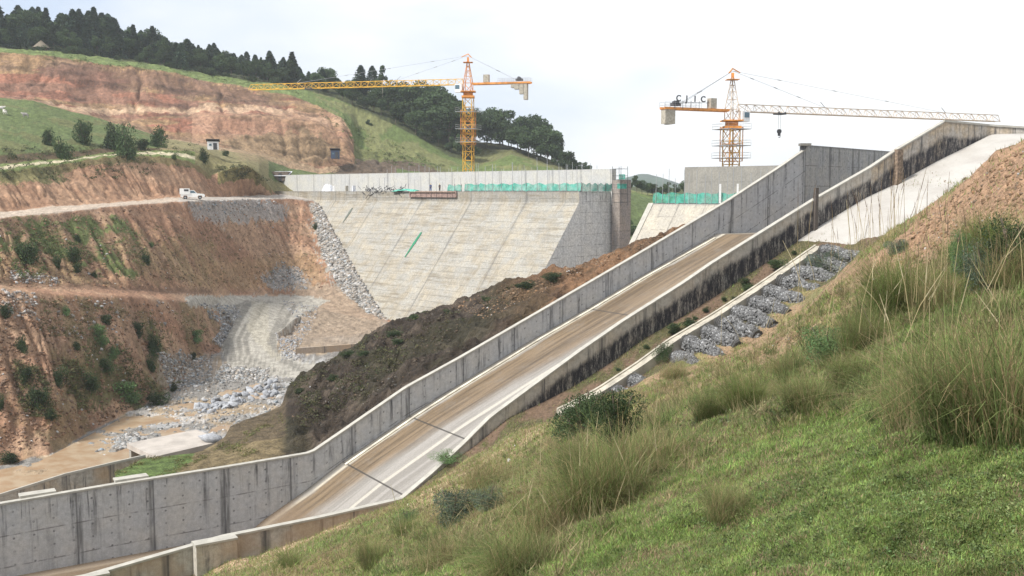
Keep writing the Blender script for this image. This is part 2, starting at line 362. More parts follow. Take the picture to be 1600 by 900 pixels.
pxs = np.concatenate([np.arange(-300, 0, 6.0), np.arange(0, 620, 1.6), np.arange(620, 1100, 3.0), np.arange(1100, 1801, 12.0)])
rows = [6, 26, 10, 46, 8, 62, 12, 50, 12, 44, 8, 34, 34, 14, 14, 5, 4]
G = loft([V1, V2, V2b, V3, V4, V5, V6, V7, V8, V9, V10, V11, V12, V13, V14, V15, V16, V17], pxs, rows)
G = relax(G, 1)
cum = np.cumsum([0]+rows); rowi = np.arange(G.shape[0])
band = np.searchsorted(cum, rowi, side='right')-1; band = np.clip(band, 0, 16)
bandf = (rowi - cum[band])/np.array(rows+[1])[band]
B = np.repeat(band[:, None], G.shape[1], 1); BF = np.repeat(bandf[:, None], G.shape[1], 1)
X, Y, Z = G[..., 0], G[..., 1], G[..., 2]
PX, PY = proj(G)
amp = np.full(X.shape, 0.35); amp = np.where(B >= 11, 0.9, amp); amp = np.where((B <= 2), 0.45, amp)
amp = np.where((B == 6) | (B == 4), 0.18, amp); amp = np.where(B == 8, 0.3, amp)
n1 = fbm(X/6, Y/6, 1, 5); dz = (n1-.5)*2*amp
# erosion gullies on the cut faces
strike = (X*0.72 + Y*0.69); dip = (X*0.69 - Y*0.72)
rill = 1-np.abs(2*vnoise((strike + fbm(X/9, Y/9, 5)*5)/2.0, dip/26, 0, 9)-1)
rill2 = 1-np.abs(2*vnoise((strike + fbm(X/5, Y/5, 6)*3)/0.9, dip/14, 0, 19)-1)
face = ((B == 3) | (B == 5) | (B == 7)) & (PX < 620)
edge = np.minimum(BF, 1-BF)*2; edge = np.clip(edge*2.5, 0, 1)
dz = dz - np.where(face, (rill**2*.8 + rill2**2*0.65)*edge, 0)
big = fbm(X/22, Y/22, 77, 3)-.5
dz = dz + np.where(face, big*3.0*edge, 0)
r3 = 1-np.abs(2*vnoise((X + Y*.25 + fbm(X/12, Y/12, 15)*9)/5.0, Z/30, 0, 29)-1)
hillcut = ((B == 11) | (B == 12)) & (PX < 600)
dz = dz - np.where(hillcut, r3**2*1.6*edge, 0) + np.where(hillcut & (B == 11), (fbm(X/10, Z/2.5, 44)-.5)*3.0*edge, 0)
kb = (PX > 470) & (PX < 640) & (B < 6); dz = np.where(kb, dz*0.4, dz)
dz = dz + (fbm(X/1.3, Y/1.3, 333, 4)-.5)*.85*np.where((B == 4) | (B == 6) | (B == 9), .25, np.where(B < 3, .8, 1.0))
ROADP = [(290, 462), (480, 462), (515, 470), (470, 492), (435, 520), (432, 545), (470, 565), (520, 572), (520, 592), (420, 590), (355, 572), (345, 540), (365, 505), (350, 485), (290, 476)]
dz = np.where(inpoly(PX, PY, ROADP), dz*.12, dz)
Z = Z + dz; G = np.stack([X, Y, Z], -1)
# ground colour by what the ground is
C = np.zeros(X.shape + (3,))
soil = np.array([0.30, 0.175, 0.112]); soilL = np.array([0.36, 0.235, 0.155]); grassC = np.array([0.088, 0.118, 0.036]); gravel = np.array([0.27, 0.255, 0.235])
dry = np.array([0.20, 0.165, 0.085]); green = np.array([0.10, 0.135, 0.045]); darkveg = np.array([0.035, 0.05, 0.022])
nn = fbm(X/9, Y/9+Z/5, 3, 5); C[:] = soil + (soilL-soil)*sstep(.42, .62, nn)[..., None]
ns = fbm(strike/1.1, dip/9, 51, 4); C *= (0.72+0.56*ns)[..., None]
C *= np.where(face, 1-0.18*rill**3-0.14*rill2**3, 1)[..., None]
def setb(mask, col, f=1.0):
    ff = np.where(mask, f, 0)[..., None]; C[:] = C*(1-ff) + np.array(col)*ff
gn = fbm(X/4, Y/4, 8, 4)
setb((B <= 2), gravel*0.78); setb((B == 3) & (PX > 345) & (PX < 640), [0.235, 0.195, 0.155], .9); setb((B <= 2) & (fbm(X/14, Y/5, 12) > .53), [0.36, 0.27, 0.17], .7); setb((B <= 2) & (fbm(X/3, Y/3, 13) > .58), [0.42, 0.42, 0.42], .6)
setb((B <= 1) & (PX < 160), [0.30, 0.215, 0.13], .8)
J = dict(wx=X, wy=Y)
# far bank lower slope: vegetated patches
veg = sstep(.50, .64, fbm(strike/4, dip/6, 61, 6)); vv = veg*((B == 3) & (PX < 345))
C[:] = C*(1-0.45*vv[..., None]) + np.array([0.13, 0.125, 0.055])*0.45*vv[..., None]
paint(C, PX, PY, [(140, 520), (250, 500), (280, 600), (200, 650), (120, 610)], [0.085, 0.095, 0.035], 12, f=sstep(.42, .6, gn)*.8, **J)
# slope under the road
paint(C, PX, PY, [(-40, 345), (120, 338), (230, 350), (330, 370), (330, 440), (-40, 450)], [0.22, 0.165, 0.085], 12, f=.5*sstep(.35, .6, gn)+.1, s=1, **J)
gg = sstep(.50, .58, fbm(X/3.2, Y/5, 71, 4))
paint(C, PX, PY, [(-40, 345), (60, 340), (190, 335), (230, 380), (215, 430), (150, 415), (60, 375), (-40, 400)], green, 9, f=gg*.9, s=2, **J)
paint(C, PX, PY, [(300, 400), (500, 395), (510, 450), (300, 452)], [0.27, 0.185, 0.10], 9, f=.5, s=3, **J)
paint(C, PX, PY, [(-40, 430), (180, 445), (330, 452), (330, 462), (180, 455), (-40, 446)], [0.14, 0.085, 0.055], 4, f=.6, s=4, **J)
paint(C, PX, PY, [(290, 315), (410, 312), (450, 320), (440, 345), (380, 345), (310, 335)], [0.27, 0.26, 0.25], 8, f=.8, s=5, **J)
# rubble foot of the dam, gravel fans
paint(C, PX, PY, [(484, 318), (500, 318), (545, 400), (600, 492), (610, 505), (560, 480), (520, 440), (500, 390)], [0.30, 0.28, 0.25], 7, s=6, **J)
paint(C, PX, PY, [(405, 430), (440, 410), (470, 420), (480, 455), (420, 450)], [0.26, 0.255, 0.25], 9, f=.8, s=7, **J)
paint(C, PX, PY, [(440, 445), (540, 440), (600, 500), (560, 550), (440, 545), (480, 480)], [0.27, 0.21, 0.155], 6, f=.85, s=8, **J)
paint(C, PX, PY, [(250, 545), (340, 560), (330, 600), (270, 620), (240, 590)], [0.26, 0.215, 0.17], 8, f=.8, s=9, **J)
# the gravel haul road
road = [0.345, 0.325, 0.285]
paint(C, PX, PY, [(290, 462), (480, 462), (515, 470), (470, 492), (435, 520), (432, 545), (470, 565), (520, 572), (520, 592), (420, 590), (355, 572), (345, 540), (365, 505), (350, 485), (290, 476)], road, 2.5, s=10, **J)
cx_ = np.interp(PY, [462, 476, 500, 530, 555, 575, 592], [455, 420, 405, 390, 395, 425, 470]); trk = sstep(.5, .7, vnoise((PX-cx_)/6.0+40, PY/90, 0, 4))
m = inpoly(PX, PY, [(340, 470), (500, 470), (430, 520), (440, 560), (520, 578), (420, 590), (350, 560)]); C[m] *= (1-0.38*trk[m])[..., None]
paint(C, PX, PY, [(395, 470), (420, 475), (420, 540), (445, 565), (425, 560), (400, 535), (385, 510)], [0.37, 0.34, 0.27], 2.5, f=.5, s=11, **J)
# road on the bench, cut 2, path, green hill
setb((B == 6) & (PX < 620), [0.40, 0.33, 0.265]); setb((B == 6) & (PX > 280) & (PX < 640), [0.34, 0.32, 0.295], .7)
b7 = (B == 7) & (PX < 620); setb(b7, [0.33, 0.20, 0.125], .45)
paint(C, PX, PY, [(-40, 262), (90, 258), (100, 275), (60, 290), (-40, 285)], [0.12, 0.13, 0.05], 7, f=.8, s=12, **J)
setb((B == 7) & (BF > .86) & (PX < 330), [0.13, 0.12, 0.05], .75)
setb((B == 7) & (BF > .6) & (PX > 340) & (PX < 425), [0.17, 0.15, 0.06], .9)
setb((B == 8) & (PX < 620), [0.12, 0.15, 0.05]); setb((B == 8) & (BF > .25) & (BF < .62) & (PX < 305), [0.44, 0.39, 0.27])
setb((B == 8) & (PX >= 305) & (PX < 620), [0.19, 0.165, 0.08], .9)
setb((B == 9) & (PX < 620), grassC*1.0 + 0.03*gn[..., None]); setb((B == 9) & (gn > .56) & (PX < 300), [0.13, 0.125, 0.05], .6)
setb((B == 9) & (BF < .1) & (PX < 310), [0.085, 0.05, 0.032], .85)
setb((B == 9) & (PX > 250) & (PX < 420), [0.23, 0.19, 0.10], .75); setb((B == 10) & (PX > 250) & (PX < 620), [0.30, 0.22, 0.14], .8)
# red cut hill
hc = hillcut
L1 = fbm(X/30, Z/2.6, 91, 4); redd = np.array([0.27, 0.125, 0.08]); och = np.array([0.29, 0.185, 0.10]); brn = np.array([0.185, 0.12, 0.085])
Ch = np.where((L1 > .53)[..., None], och, redd); Ch = Ch*(1-sstep(.45, .6, fbm(X/8, Z/5+Y/9, 93))[..., None]*.55) + brn*sstep(.45, .6, fbm(X/8, Z/5+Y/9, 93))[..., None]*.55
C[hc] = Ch[hc]
paint(C, PX, PY, [(60, 95), (150, 100), (310, 125), (420, 145), (420, 160), (150, 128), (60, 112)], [0.15, 0.085, 0.06], 5, f=.75, s=13, **J)
pale = hc & (np.abs(PY - np.interp(PX, [100, 170, 300, 420, 560], [165, 172, 168, 165, 195]) - (fbm(X/5, Y/5, 97)-.5)*16) < 4.5) ; setb(pale, [0.47, 0.33, 0.22], .75)
pk = hc & (PX > 300) & (PY > 172); setb(pk, [0.36, 0.22, 0.145], .6)
paint(C, PX, PY, [(340, 215), (480, 195), (540, 232), (500, 255), (380, 250)], [0.23, 0.17, 0.10], 8, f=.7, s=15, **J)
st3 = fbm(X/1.6+Y/3, Z/9, 99, 5); C[hc] *= (0.5+1.0*st3[hc])[:, None]; dk = sstep(.56, .66, fbm(X/7, Z/2+Y/8, 111, 6)); C[hc] *= (1-.42*dk[hc])[:, None]
C[hc] *= (1-.25*r3[hc]**4)[:, None]
# grass above the cut, forest floor, upstream slopes
setb((B == 13), grassC*1.15); setb((B == 13) & (PX < 480) & (fbm(X/2, Y/2, 101) > .52), [0.16, 0.20, 0.07], .8)
setb((B == 12) & (PX >= 553), [0.115, 0.125, 0.048]); setb((B == 13) & (PX > 480) & (fbm(X/14, Y/14, 103) > .5), [0.17, 0.165, 0.07], .7)
setb((B == 11) & (PX >= 555), [0.115, 0.11, 0.06]); setb(((B == 11) | (B == 12)) & (PX > 900), [0.085, 0.115, 0.045])
setb((B >= 14), [0.06, 0.07, 0.03]); setb((B == 14) & (PX > 740) & (PX < 880), [0.14, 0.14, 0.06], .8)
paint(C, PX, PY, [(520, 268), (560, 245), (640, 252), (700, 272), (640, 282), (520, 282)], [0.10, 0.075, 0.055], 6, s=16, **J)
setb((B >= 9) & (B <= 11) & (PX > 620), [0.09, 0.12, 0.045])
C *= np.where(inpoly(PX, PY, ROADP), 1.0, (0.62+0.76*fbm(X/.7, Y/.7+Z/.9, 121, 4)))[..., None]
C *= (0.9+0.2*RNG.random(X.shape))[..., None]
GROUNDM = vcol('earth', scale=0.9, var=0.30, bump=0.8, bdist=0.5, scale2=4.5)
VG, VPX, VPY, VB = G, PX, PY, B
tag(mk('terrain', G.reshape(-1, 3), gridfaces(*X.shape), GROUNDM, col=np.clip(C.reshape(-1, 3), 0, 1), smooth=False), kind='structure')
def ground_at(px, py, which=None):
    """the terrain vertex nearest a pixel (for standing things on the far bank)"""
    g, a, b = which if which else (VG, VPX, VPY)
    d = (a-px)**2 + (b-py)**2; k = np.unravel_index(np.argmin(d), d.shape); return g[k]
def ground_xy(x, y, g):
    d = (g[..., 0]-x)**2 + (g[..., 1]-y)**2; k = np.unravel_index(np.argmin(d), d.shape); return g[k]

# ---- the rocky spoil ridge between spillway and valley
def wallY(px, py, wv=-0.45): p = onplane(px, py, CO+CN*wv, CN); return p
rp = [180, 225, 300, 330, 360, 400, 443, 455, 500, 550, 600, 640, 700, 760, 850, 900, 960, 1000, 1040, 1060, 1150]
R0 = []
for px in rp:
    pyt = np.interp(px, [0, 175, 350, 487, 531, 635, 717, 836, 920, 999, 1065, 1140, 1217], [787, 757, 730, 707, 677, 605, 560, 491, 442, 396, 357, 312, 262])
    p = wallY(px, pyt); R0.append((px, None, p[1], p[2]-(0.75 if px < 470 else 0.5)))
R1 = [(180, 738, 92.5), (225, 722, 96), (300, 712, 98), (330, 706, 98.5), (360, 700, 99), (400, 690, 99.5), (443, 684, 100), (455, 674, 101), (500, 655, 104), (550, 625, 107), (600, 597, 109.5), (640, 570, 111), (700, 540, 113), (760, 508, 115), (850, 462, 118), (900, 440, 120), (960, 414, 122.5), (1000, 394, 124.5), (1040, 374, 126.5), (1060, 362, 127), (1150, None, 131, -6)]
R2 = [(180, 745, 93.5), (225, 717, 97.5), (300, 708, 99.8), (316, 704, 101), (352, 680, 104), (360, 664, 107), (400, 650, 110), (420, 642, 112), (440, 632, 114), (449, 604, 119), (458, 597, 120.5), (470, 590, 122), (500, 580, 123.5), (520, 560, 126), (550, 545, 128), (590, 517, 130), (620, 505, 131.5), (700, 470, 132.5), (760, 452, 133.5), (850, 430, 134.5), (900, 413, 135), (960, 396, 135.5), (1000, 380, 134.5), (1040, 365, 132.5), (1060, 357, 131.5), (1150, None, 136, -7)]
R3 = [(px, None, Y_+(3.5 if px < 330 else 5 if px < 445 else 9 if px < 600 else 20), -31) for px, _, Y_ in [(a[0], 0, a[2]) for a in R2]]
soilL=soilL
rx = np.concatenate([np.arange(180, 430, 2.0), np.arange(430, 620, 1.4), np.arange(620, 1150, 2.0)])
rr = [40, 46, 22]
RG = loft([R0, R1, R2, R3], rx, rr); RG = relax(RG, 2)
X, Y, Z = RG[..., 0], RG[..., 1], RG[..., 2]; PX, PY = proj(RG)
bf = np.repeat((np.arange(RG.shape[0])/40.0)[:, None], RG.shape[1], 1)
rock = sstep(445, 470, PX); am = 0.12 + 0.95*rock
env = np.clip(bf*4, 0.05, 1)
n1 = fbm(X/5, Y/5, 201, 6); rdg = 1-np.abs(2*fbm((X*.75+Y*.66)/3, (X*.66-Y*.75)/3+Z/2, 203, 4)-1)
Z2 = Z + am*env*((n1-.5)*3.2 + (rdg-.7)*1.6) ; RG = np.stack([X, Y, Z2], -1)
C = np.zeros(X.shape+(3,)); n2 = fbm(X/3, Y/3, 205, 5)
C[:] = np.array([0.060, 0.045, 0.033]) + (np.array([0.13, 0.10, 0.075]) - np.array([0.060, 0.045, 0.033]))*sstep(.50, .66, n2)[..., None]
vg = sstep(.50, .62, fbm(X/7, Y/7, 207, 5)); C = C*(1-.5*vg[..., None]) + np.array([0.058, 0.058, 0.028])*.5*vg[..., None]
t = sstep(740, 900, PX); tt = (t*(.45+.55*sstep(.42, .6, fbm(X/4, Y/4, 209))))[..., None]
C = C*(1-tt) + np.array([0.29, 0.165, 0.09])*tt
t = (1-sstep(430, 452, PX))[..., None]; C = C*.72; bg_ = np.array([0.20, 0.155, 0.085])*(.7+.6*n2[..., None]); C = C*(1-t)+bg_*t
J = dict(wx=X, wy=Y)
paint(C, PX, PY, [(100, 790), (150, 735), (220, 712), (305, 706), (300, 722), (255, 752), (150, 775)], [0.115, 0.165, 0.05], 3, s=20, **J)
m = (PX < 446) & (PX > 340) & (bf > 1.0); C[m] = C[m]*.3 + np.array([0.10, 0.075, 0.05])*.7
tag(mk('rock_ridge', RG.reshape(-1, 3), gridfaces(*X.shape), vcol('ridge_rock', scale=1.1, var=0.5, bump=1.0, bdist=0.8, scale2=5), col=np.clip(C.reshape(-1, 3), 0, 1), smooth=False), kind='structure')
RGP = (RG, *proj(RG))

# ---- the near hillside the camera stands on
def nb(px, wv, dz=0.0):       # point on ground beside the near wall for a pixel column
    u = (px-800)/1600.0; O = CO+CN*wv
    s = (u*O[1]*1.0 - O[0])/(CD[0]-u*CD[1]); z = base_z(s)+dz
    for _ in range(3):
        f = (O[1]+CD[1]*s)*CT - z*ST; s = (u*f-O[0])/CD[0] ; s = (u*(O[1]*CT - z*ST) - O[0])/(CD[0]-u*CD[1]*CT); z = base_z(s)+dz
    return (px, None, O[1]+CD[1]*s, z)
N0 = [(-600, None, 1.2, -1.75), (2200, None, 1.2, -1.5)]
N0b = [(-600, None, 4, -3.2), (400, None, 4, -2.7), (1200, None, 4, -2.15), (2200, None, 3.5, -1.3)]
N1 = [(-600, None, 30, -20), (300, None, 50, -22), (400, 893, 52), (450, 893, 42), (500, 903, 30), (600, 903, 19), (700, 903, 14), (800, 905, 11.5), (900, 905, 9.5), (1050, 905, 8), (1200, 905, 7), (1400, 905, 6.2), (1600, 905, 5.6), (2200, 800, 4.6)]
N2 = [(-600, None, 38, -24), (300, None, 60, -25.5), (400, 887, 60), (450, 876, 54), (500, 868, 46), (600, 850, 32), (700, 825, 25), (800, 810, 19), (900, 800, 14.5), (1050, 790, 11.5), (1200, 775, 9.8), (1400, 765, 8.3), (1600, 755, 7.4), (2200, 640, 6)]
N3 = [(-600, None, 48, -26), (300, None, 66, -27), (400, 882, 65), (450, 866, 63), (500, 852, 58), (600, 822, 47), (700, 785, 40), (800, 755, 31), (900, 725, 23), (1050, 700, 16.5), (1200, 680, 13.5), (1400, 665, 11), (1600, 650, 9.6), (2200, 520, 8)]
N4 = [(-600, None, 52, -27), (300, None, 68, -27.6), (400, 879, 67), (450, 861, 66), (500, 846, 63), (600, 812, 56), (700, 765, 50), (800, 727, 42), (900, 690, 32), (1000, 672, 25), (1100, 645, 21), (1250, 605, 17.5), (1400, 565, 15), (1600, 545, 13), (2200, 420, 11)]
N5 = [(-600, None, 55, -27), (300, None, 70, -27.8), (400, 877, 69), (450, 858, 68.5), (500, 842, 68), (600, 805, 64), (700, 757, 60), (800, 712, 54), (900, 670, 45), (1000, 650, 37), (1100, 607, 31), (1200, 562, 27), (1300, 520, 24), (1400, 475, 21), (1500, 445, 19), (1600, 435, 17), (2200, 250, 15)]
N6 = [(-600, None, 57, -27), (300, None, 71, -27.9), (400, 876, 71), (450, 856, 71), (500, 840, 71), (600, 801, 70), (700, 751, 69), (800, 696, 66), (900, 655, 61), (1000, 625, 58), (1100, 592, 53), (1200, 545, 47), (1250, 516, 44), (1300, 470, 38), (1400, 405, 30), (1500, 388, 26), (1600, 342, 23), (2200, 150, 20)]
N7 = [(-600, None, 59, -27), (300, None, 73, -28), (400, 875, 73), (450, 854, 74), (500, 838, 74.5), (600, 798, 76), (700, 742, 78), (800, 686, 80), (860, 655, 81.5), (900, 643, 82), (950, 622, 82.5), (1000, 612, 82.5), (1050, 596, 83.5), (1100, 577, 85), (1150, 556, 86.5), (1200, 528, 87.5), (1250, 492, 89), (1290, 452, 88), (1320, 422, 78), (1350, 393, 65), (1400, 368, 48), (1450, 330, 41), (1500, 288, 38), (1550, 254, 36), (1600, 222, 35), (1700, 150, 34), (2200, 60, 32)]
N8 = [(-600, None, 61, -27)] + [(a[0], None, a[2], a[3]) for a in (nb(px, CW+2.2, -0.1) for px in (300, 400, 450, 500, 600, 700, 760))] + \
     [nb(px, CW+5.2, -0.7) for px in (850, 900, 1000, 1100, 1200, 1250)] + [nb(px, CW+9, -0.8) for px in (1290, 1320, 1400, 1500, 1600, 1800)] + [(2200, None, 140, 4)]
N9 = [(-600, None, 63, -27)] + [nb(px, CW+0.3, 0.02) for px in (300, 400, 450, 500, 560, 624, 660, 705, 742, 795, 850, 900, 962, 1007, 1075, 1135, 1210, 1283, 1352, 1397, 1465, 1548, 1600, 1900)] + [(2200, None, 160, 6)]
nx = np.concatenate([np.arange(-600, 300, 10.0), np.arange(300, 1620, 3.0), np.arange(1620, 2200, 10.0)])
nr = [14, 14, 60, 60, 56, 52, 52, 60, 26, 16]
NGd = loft([N0, N0b, N1, N2, N3, N4, N5, N6, N7, N8, N9], nx, nr); NGd = relax(NGd, 3)
X, Y, Z = NGd[..., 0], NGd[..., 1], NGd[..., 2]; PX, PY = proj(NGd)
D = np.hypot(X, Y); ri = np.repeat(np.arange(NGd.shape[0])[:, None], NGd.shape[1], 1); last = np.cumsum(nr)[7]
fade = np.clip((NGd.shape[0]-1-ri)/20.0, 0, 1)
am = np.clip(D*0.022, 0.05, 0.8)
lump = fbm(X/(0.9), Y/(0.9), 301, 4); lump2 = fbm(X/4, Y/4, 303, 5)
Z = Z + fade*((lump-.5)*0.36*np.clip(30/np.maximum(D, 5), .3, 1)+(fbm(X/.3, Y/.3, 305, 3)-.5)*.10*np.clip(12/np.maximum(D, 5), 0, 1) + (lump2-.5)*2*am)
NGd = np.stack([X, Y, Z], -1)
C = np.zeros(X.shape+(3,)); g1 = np.array([0.085, 0.11, 0.035]); g2 = np.array([0.13, 0.14, 0.055]); strw = np.array([0.23, 0.185, 0.085]); eth = np.array([0.24, 0.14, 0.085])
C[:] = g1 + (g2-g1)*sstep(.4, .62, fbm(X/.8, Y/.8, 305, 4))[..., None]
dr = sstep(.52, .66, fbm(X/1.7, Y/1.7, 307, 5)); C = C*(1-.55*dr[..., None]) + np.array([0.15, 0.11, 0.055])*.55*dr[..., None]
far = sstep(15, 30, D)*(1-sstep(1500, 1700, PX)*0); fr = (far*(.35+.65*sstep(.42, .58, fbm(X/3.5, Y/3.5, 309, 4))))[..., None]; C = C*(1-.75*fr)+strw*.75*fr*(.8+.4*fbm(X, Y, 310)[..., None])+0
J = dict(wx=X, wy=Y)
paint(C, PX, PY, [(1390, 385), (1480, 300), (1620, 205), (1700, 250), (1620, 380), (1500, 360), (1440, 420), (1350, 440), (1280, 470), (1300, 430)], [0.285, 0.180, 0.112], 6, s=30, **J)
paint(C, PX, PY, [(1000, 600), (1130, 540), (1260, 455), (1340, 410), (1360, 450), (1250, 540), (1150, 600), (1040, 620)], [0.27, 0.18, 0.115], 9, f=.75*sstep(.38, .55, fbm(X/1.5, Y/1.5, 411, 4))+.1, s=31, **J)
paint(C, PX, PY, [(330, 900), (345, 872), (450, 840), (560, 812), (530, 835), (470, 860), (420, 890)], [0.42, 0.30, 0.20], 4, s=32, **J)
paint(C, PX, PY, [(620, 800), (700, 745), (800, 690), (850, 660), (850, 700), (760, 730), (690, 790)], [0.36, 0.27, 0.17], 6, f=.7, s=33, **J)
m = ri > last+13; nse = sstep(.45, .6, fbm(X/2, Y/2, 311))[..., None]; mc = np.array([0.13, 0.088, 0.06])*(1-nse)+np.array([0.085, 0.078, 0.038])*nse
C[m] = mc[m]
m = (ri > last+13) & (PX < 640); C[m] = np.array([0.30, 0.21, 0.13])
m = paint(C, PX, PY, [(440, 870), (640, 800), (640, 830), (500, 880)], [0.11, 0.15, 0.045], 5, f=.7, s=35, **J)
C *= (0.85+0.3*RNG.random(X.shape))[..., None]
NEARC = C; NEAR = NGd
tag(mk('hillside', NGd.reshape(-1, 3), gridfaces(*X.shape), vcol('hillside_soil', scale=3.5, var=0.4, bump=0.8, bdist=0.12, scale2=16), col=np.clip(C.reshape(-1, 3), 0, 1), smooth=True), kind='structure')
NRP = (NGd, *proj(NGd))

# ---- the land to the horizon, water, distant hills
v = [(-6000, 60, -45), (6000, 60, -45), (6000, 6000, -45), (-6000, 6000, -45)]
tag(mk('ground', v, [(0, 1, 2, 3)], plain('far_land', (0.08, 0.10, 0.05), 0.95)), kind='structure')
hx = np.linspace(-1200, 2400, 240); hy = np.linspace(1500, 3000, 60); HX, HY = np.meshgrid(hx, hy)
prof = np.interp(HX/HY, [-.6, .0, 0.085, 0.105, 0.125, 0.15, .165, .21, .30, .6], [0.000, 0.000, 0.006, 0.0125, 0.0155, 0.0105, .004, 0.0, 0.0, 0])
HZ = -45 + (HY*prof + 45 + (fbm(HX/60, HY/60, 401, 4)-.5)*16)*np.clip(1-np.abs((HY-2200)/700)**2, 0, 1)
tag(mk('distant_hills', np.stack([HX, HY, HZ], -1).reshape(-1, 3), gridfaces(*HX.shape), plain('distant_forest', (0.045, 0.07, 0.045), 0.95, var=.4, scale=0.02), smooth=False), kind='structure')
wp = [P(-120, 800, 90), P(60, 800, 93), P(330, 700, 119), P(480, 640, 139), P(480, 590, 160), P(300, 600, 158), P(190, 660, 134), P(60, 735, 112), P(-120, 760, 103)]
wg = NG('muddy_water'); o_ = wg.obj(); wg.l(wg.mix(wg.ramp(wg.noise(o_, 0.5, 4), .35, .65), (0.30, 0.20, 0.12), (0.37, 0.29, 0.20)), wg.b.inputs['Base Color']); wg.b.inputs['Roughness'].default_value = 0.28; wg.b.inputs['Specular IOR Level'].default_value = 0.4
wg.bump(wg.noise(o_, 3, 4), .3, .05)
tag(mk('water', [(p[0], p[1], -30.16) for p in wp], [tuple(range(len(wp)))], wg.m), kind='structure')

# ------------------------------------------------------------------ concrete structures
C_WALL = concrete('wall_concrete', (0.45, 0.455, 0.465), (0.48, 0.47, 0.455), streak=1.0, joint=6.2, joff=0.2, mott=.16, top_dark=.25, jv=2.6)
C_COPE = plain('coping_concrete', (0.37, 0.355, 0.315), .85, var=.12, scale=1.5, bump=.2)
C_OUT = concrete('outer_concrete', (0.43, 0.41, 0.37), (0.46, 0.41, 0.34), streak=.8, joint=6.4, joff=1.0, mott=.22, black=1.0, holes=False, top_dark=.15)
C_BASIN = concrete('basin_outer_concrete', (0.42, 0.40, 0.36), (0.40, 0.36, 0.29), streak=.85, joint=7.3, joff=-1.5, mott=.22, rust=.4, holes=False, top_dark=.25)
C_STAIN = concrete('stained_concrete', (0.40, 0.37, 0.33), (0.46, 0.37, 0.26), streak=1.0, joint=6.4, mott=.35, black=1.6, holes=False, top_dark=.5, jv=3.0)
C_DAM = concrete('dam_face_concrete', (0.31, 0.302, 0.275), (0.345, 0.312, 0.25), band=.85, streak=.45, joint=16.5, joff=2.0, mott=.26, holes=False, jv=1.5, top_dark=.35, jdark=.5, streak_scale=.4, patch=.07)
C_FLANK = concrete('dam_end_concrete', (0.56, 0.56, 0.55), (0.60, 0.59, 0.56), streak=1.0, joint=0, mott=.35, holes=False, jv=2.2, top_dark=.5)
C_PAR = concrete('parapet_concrete', (0.43, 0.43, 0.42), (0.47, 0.46, 0.42), streak=.35, joint=8.0, mott=.16, holes=False, top_dark=.1)
C_BLOCK = concrete('block_concrete', (0.25, 0.24, 0.215), (0.29, 0.275, 0.24), streak=.25, joint=0, mott=.22, holes=False, top_dark=.1, jv=2.9)

def strip_wall(s0, s1, top, bot, w0, w1, name, mat, parent, step=0.7, extra=()):
    """a wall along the spillway between offsets w0 and w1; uv = (along, down from top)"""
    ss = np.unique(np.concatenate([np.arange(s0, s1, step), [s1], [x for x in extra if s0 < x < s1]]))
    V, F, U = [], [], []
    def quad_strip(rowsets, flip=False):
        b = len(V); n = len(ss); k = len(rowsets)
        for r in rowsets:
            for i, s in enumerate(ss):
                p, d = r(s); V.append(p); U.append((s, d))
        for j in range(k-1):
            for i in range(n-1):
                q = (b+j*n+i, b+j*n+i+1, b+(j+1)*n+i+1, b+(j+1)*n+i); F.append(q[::-1] if flip else q)
    hs = lambda s: top(s)-bot(s)
    quad_strip([lambda s, f=f: (cp(s, w0, top(s)-hs(s)*f), hs(s)*f) for f in (0, .5, 1)], True)
    quad_strip([lambda s, f=f: (cp(s, w1, top(s)-hs(s)*f), hs(s)*f) for f in (0, .5, 1)])
    quad_strip([lambda s: (cp(s, w0, top(s)), 0), lambda s: (cp(s, w1, top(s)), 0)])
    for s, fl_ in ((ss[0], 0), (ss[-1], 1)):
        b = len(V)
        for wv, z in ((w0, top(s)), (w1, top(s)), (w1, bot(s)), (w0, bot(s))): V.append(cp(s, wv, z)); U.append((wv, top(s)-z))
        F.append((b, b+1, b+2, b+3) if fl_ else (b+3, b+2, b+1, b))
    return mk(name, V, F, mat, parent, uv=np.array(U))
def cope(s0, s1, top, w0, w1, parent, name='coping', h=.16):
    ss = np.unique(np.concatenate([np.arange(s0, s1, .7), [s1]])); V = []; F = []
    for s in ss:
        for wv, dz in ((w0, 0.002), (w1, 0.002), (w1, h), (w0, h)): V.append(cp(s, wv, top(s)+dz))
    for i in range(len(ss)-1):
        for a in range(4): F.append((4*i+a, 4*i+4+a, 4*i+4+(a+1) % 4, 4*i+(a+1) % 4))
    F.append((3, 2, 1, 0)); e = 4*(len(ss)-1); F.append((e, e+1, e+2, e+3))
    return mk(name, V, F, C_COPE, parent)
def tab(s, wc, length, depth, ztop, zbot, parent, mat=None):       # buttress on the back of a wall, with its own cap
    R = Matrix.Rotation(math.atan2(CD[1], CD[0]), 3, 'Z'); c = cp(s, wc, (ztop+zbot)/2)
    b = MB().box(c, (length, depth, ztop-zbot), R).build('buttress', mat or C_BASIN, parent)
    l = b.data.uv_layers.new(name='UVMap')
    for lp in b.data.loops:
        v_ = b.data.vertices[lp.vertex_index].co; l.data[lp.index].uv = ((v_[0]*CD[0]+v_[1]*CD[1]), ztop - v_[2])
    MB().box(cp(s, wc, ztop+.085), (length+.15, depth+.12, .166), R).build('cap', C_COPE, b)
TOPF = lambda s: np.interp(s, FT[0], FT[1]) - .16
TOPN = lambda s: np.interp(s, NT[0], NT[1]) - .16
S_END = 55.9
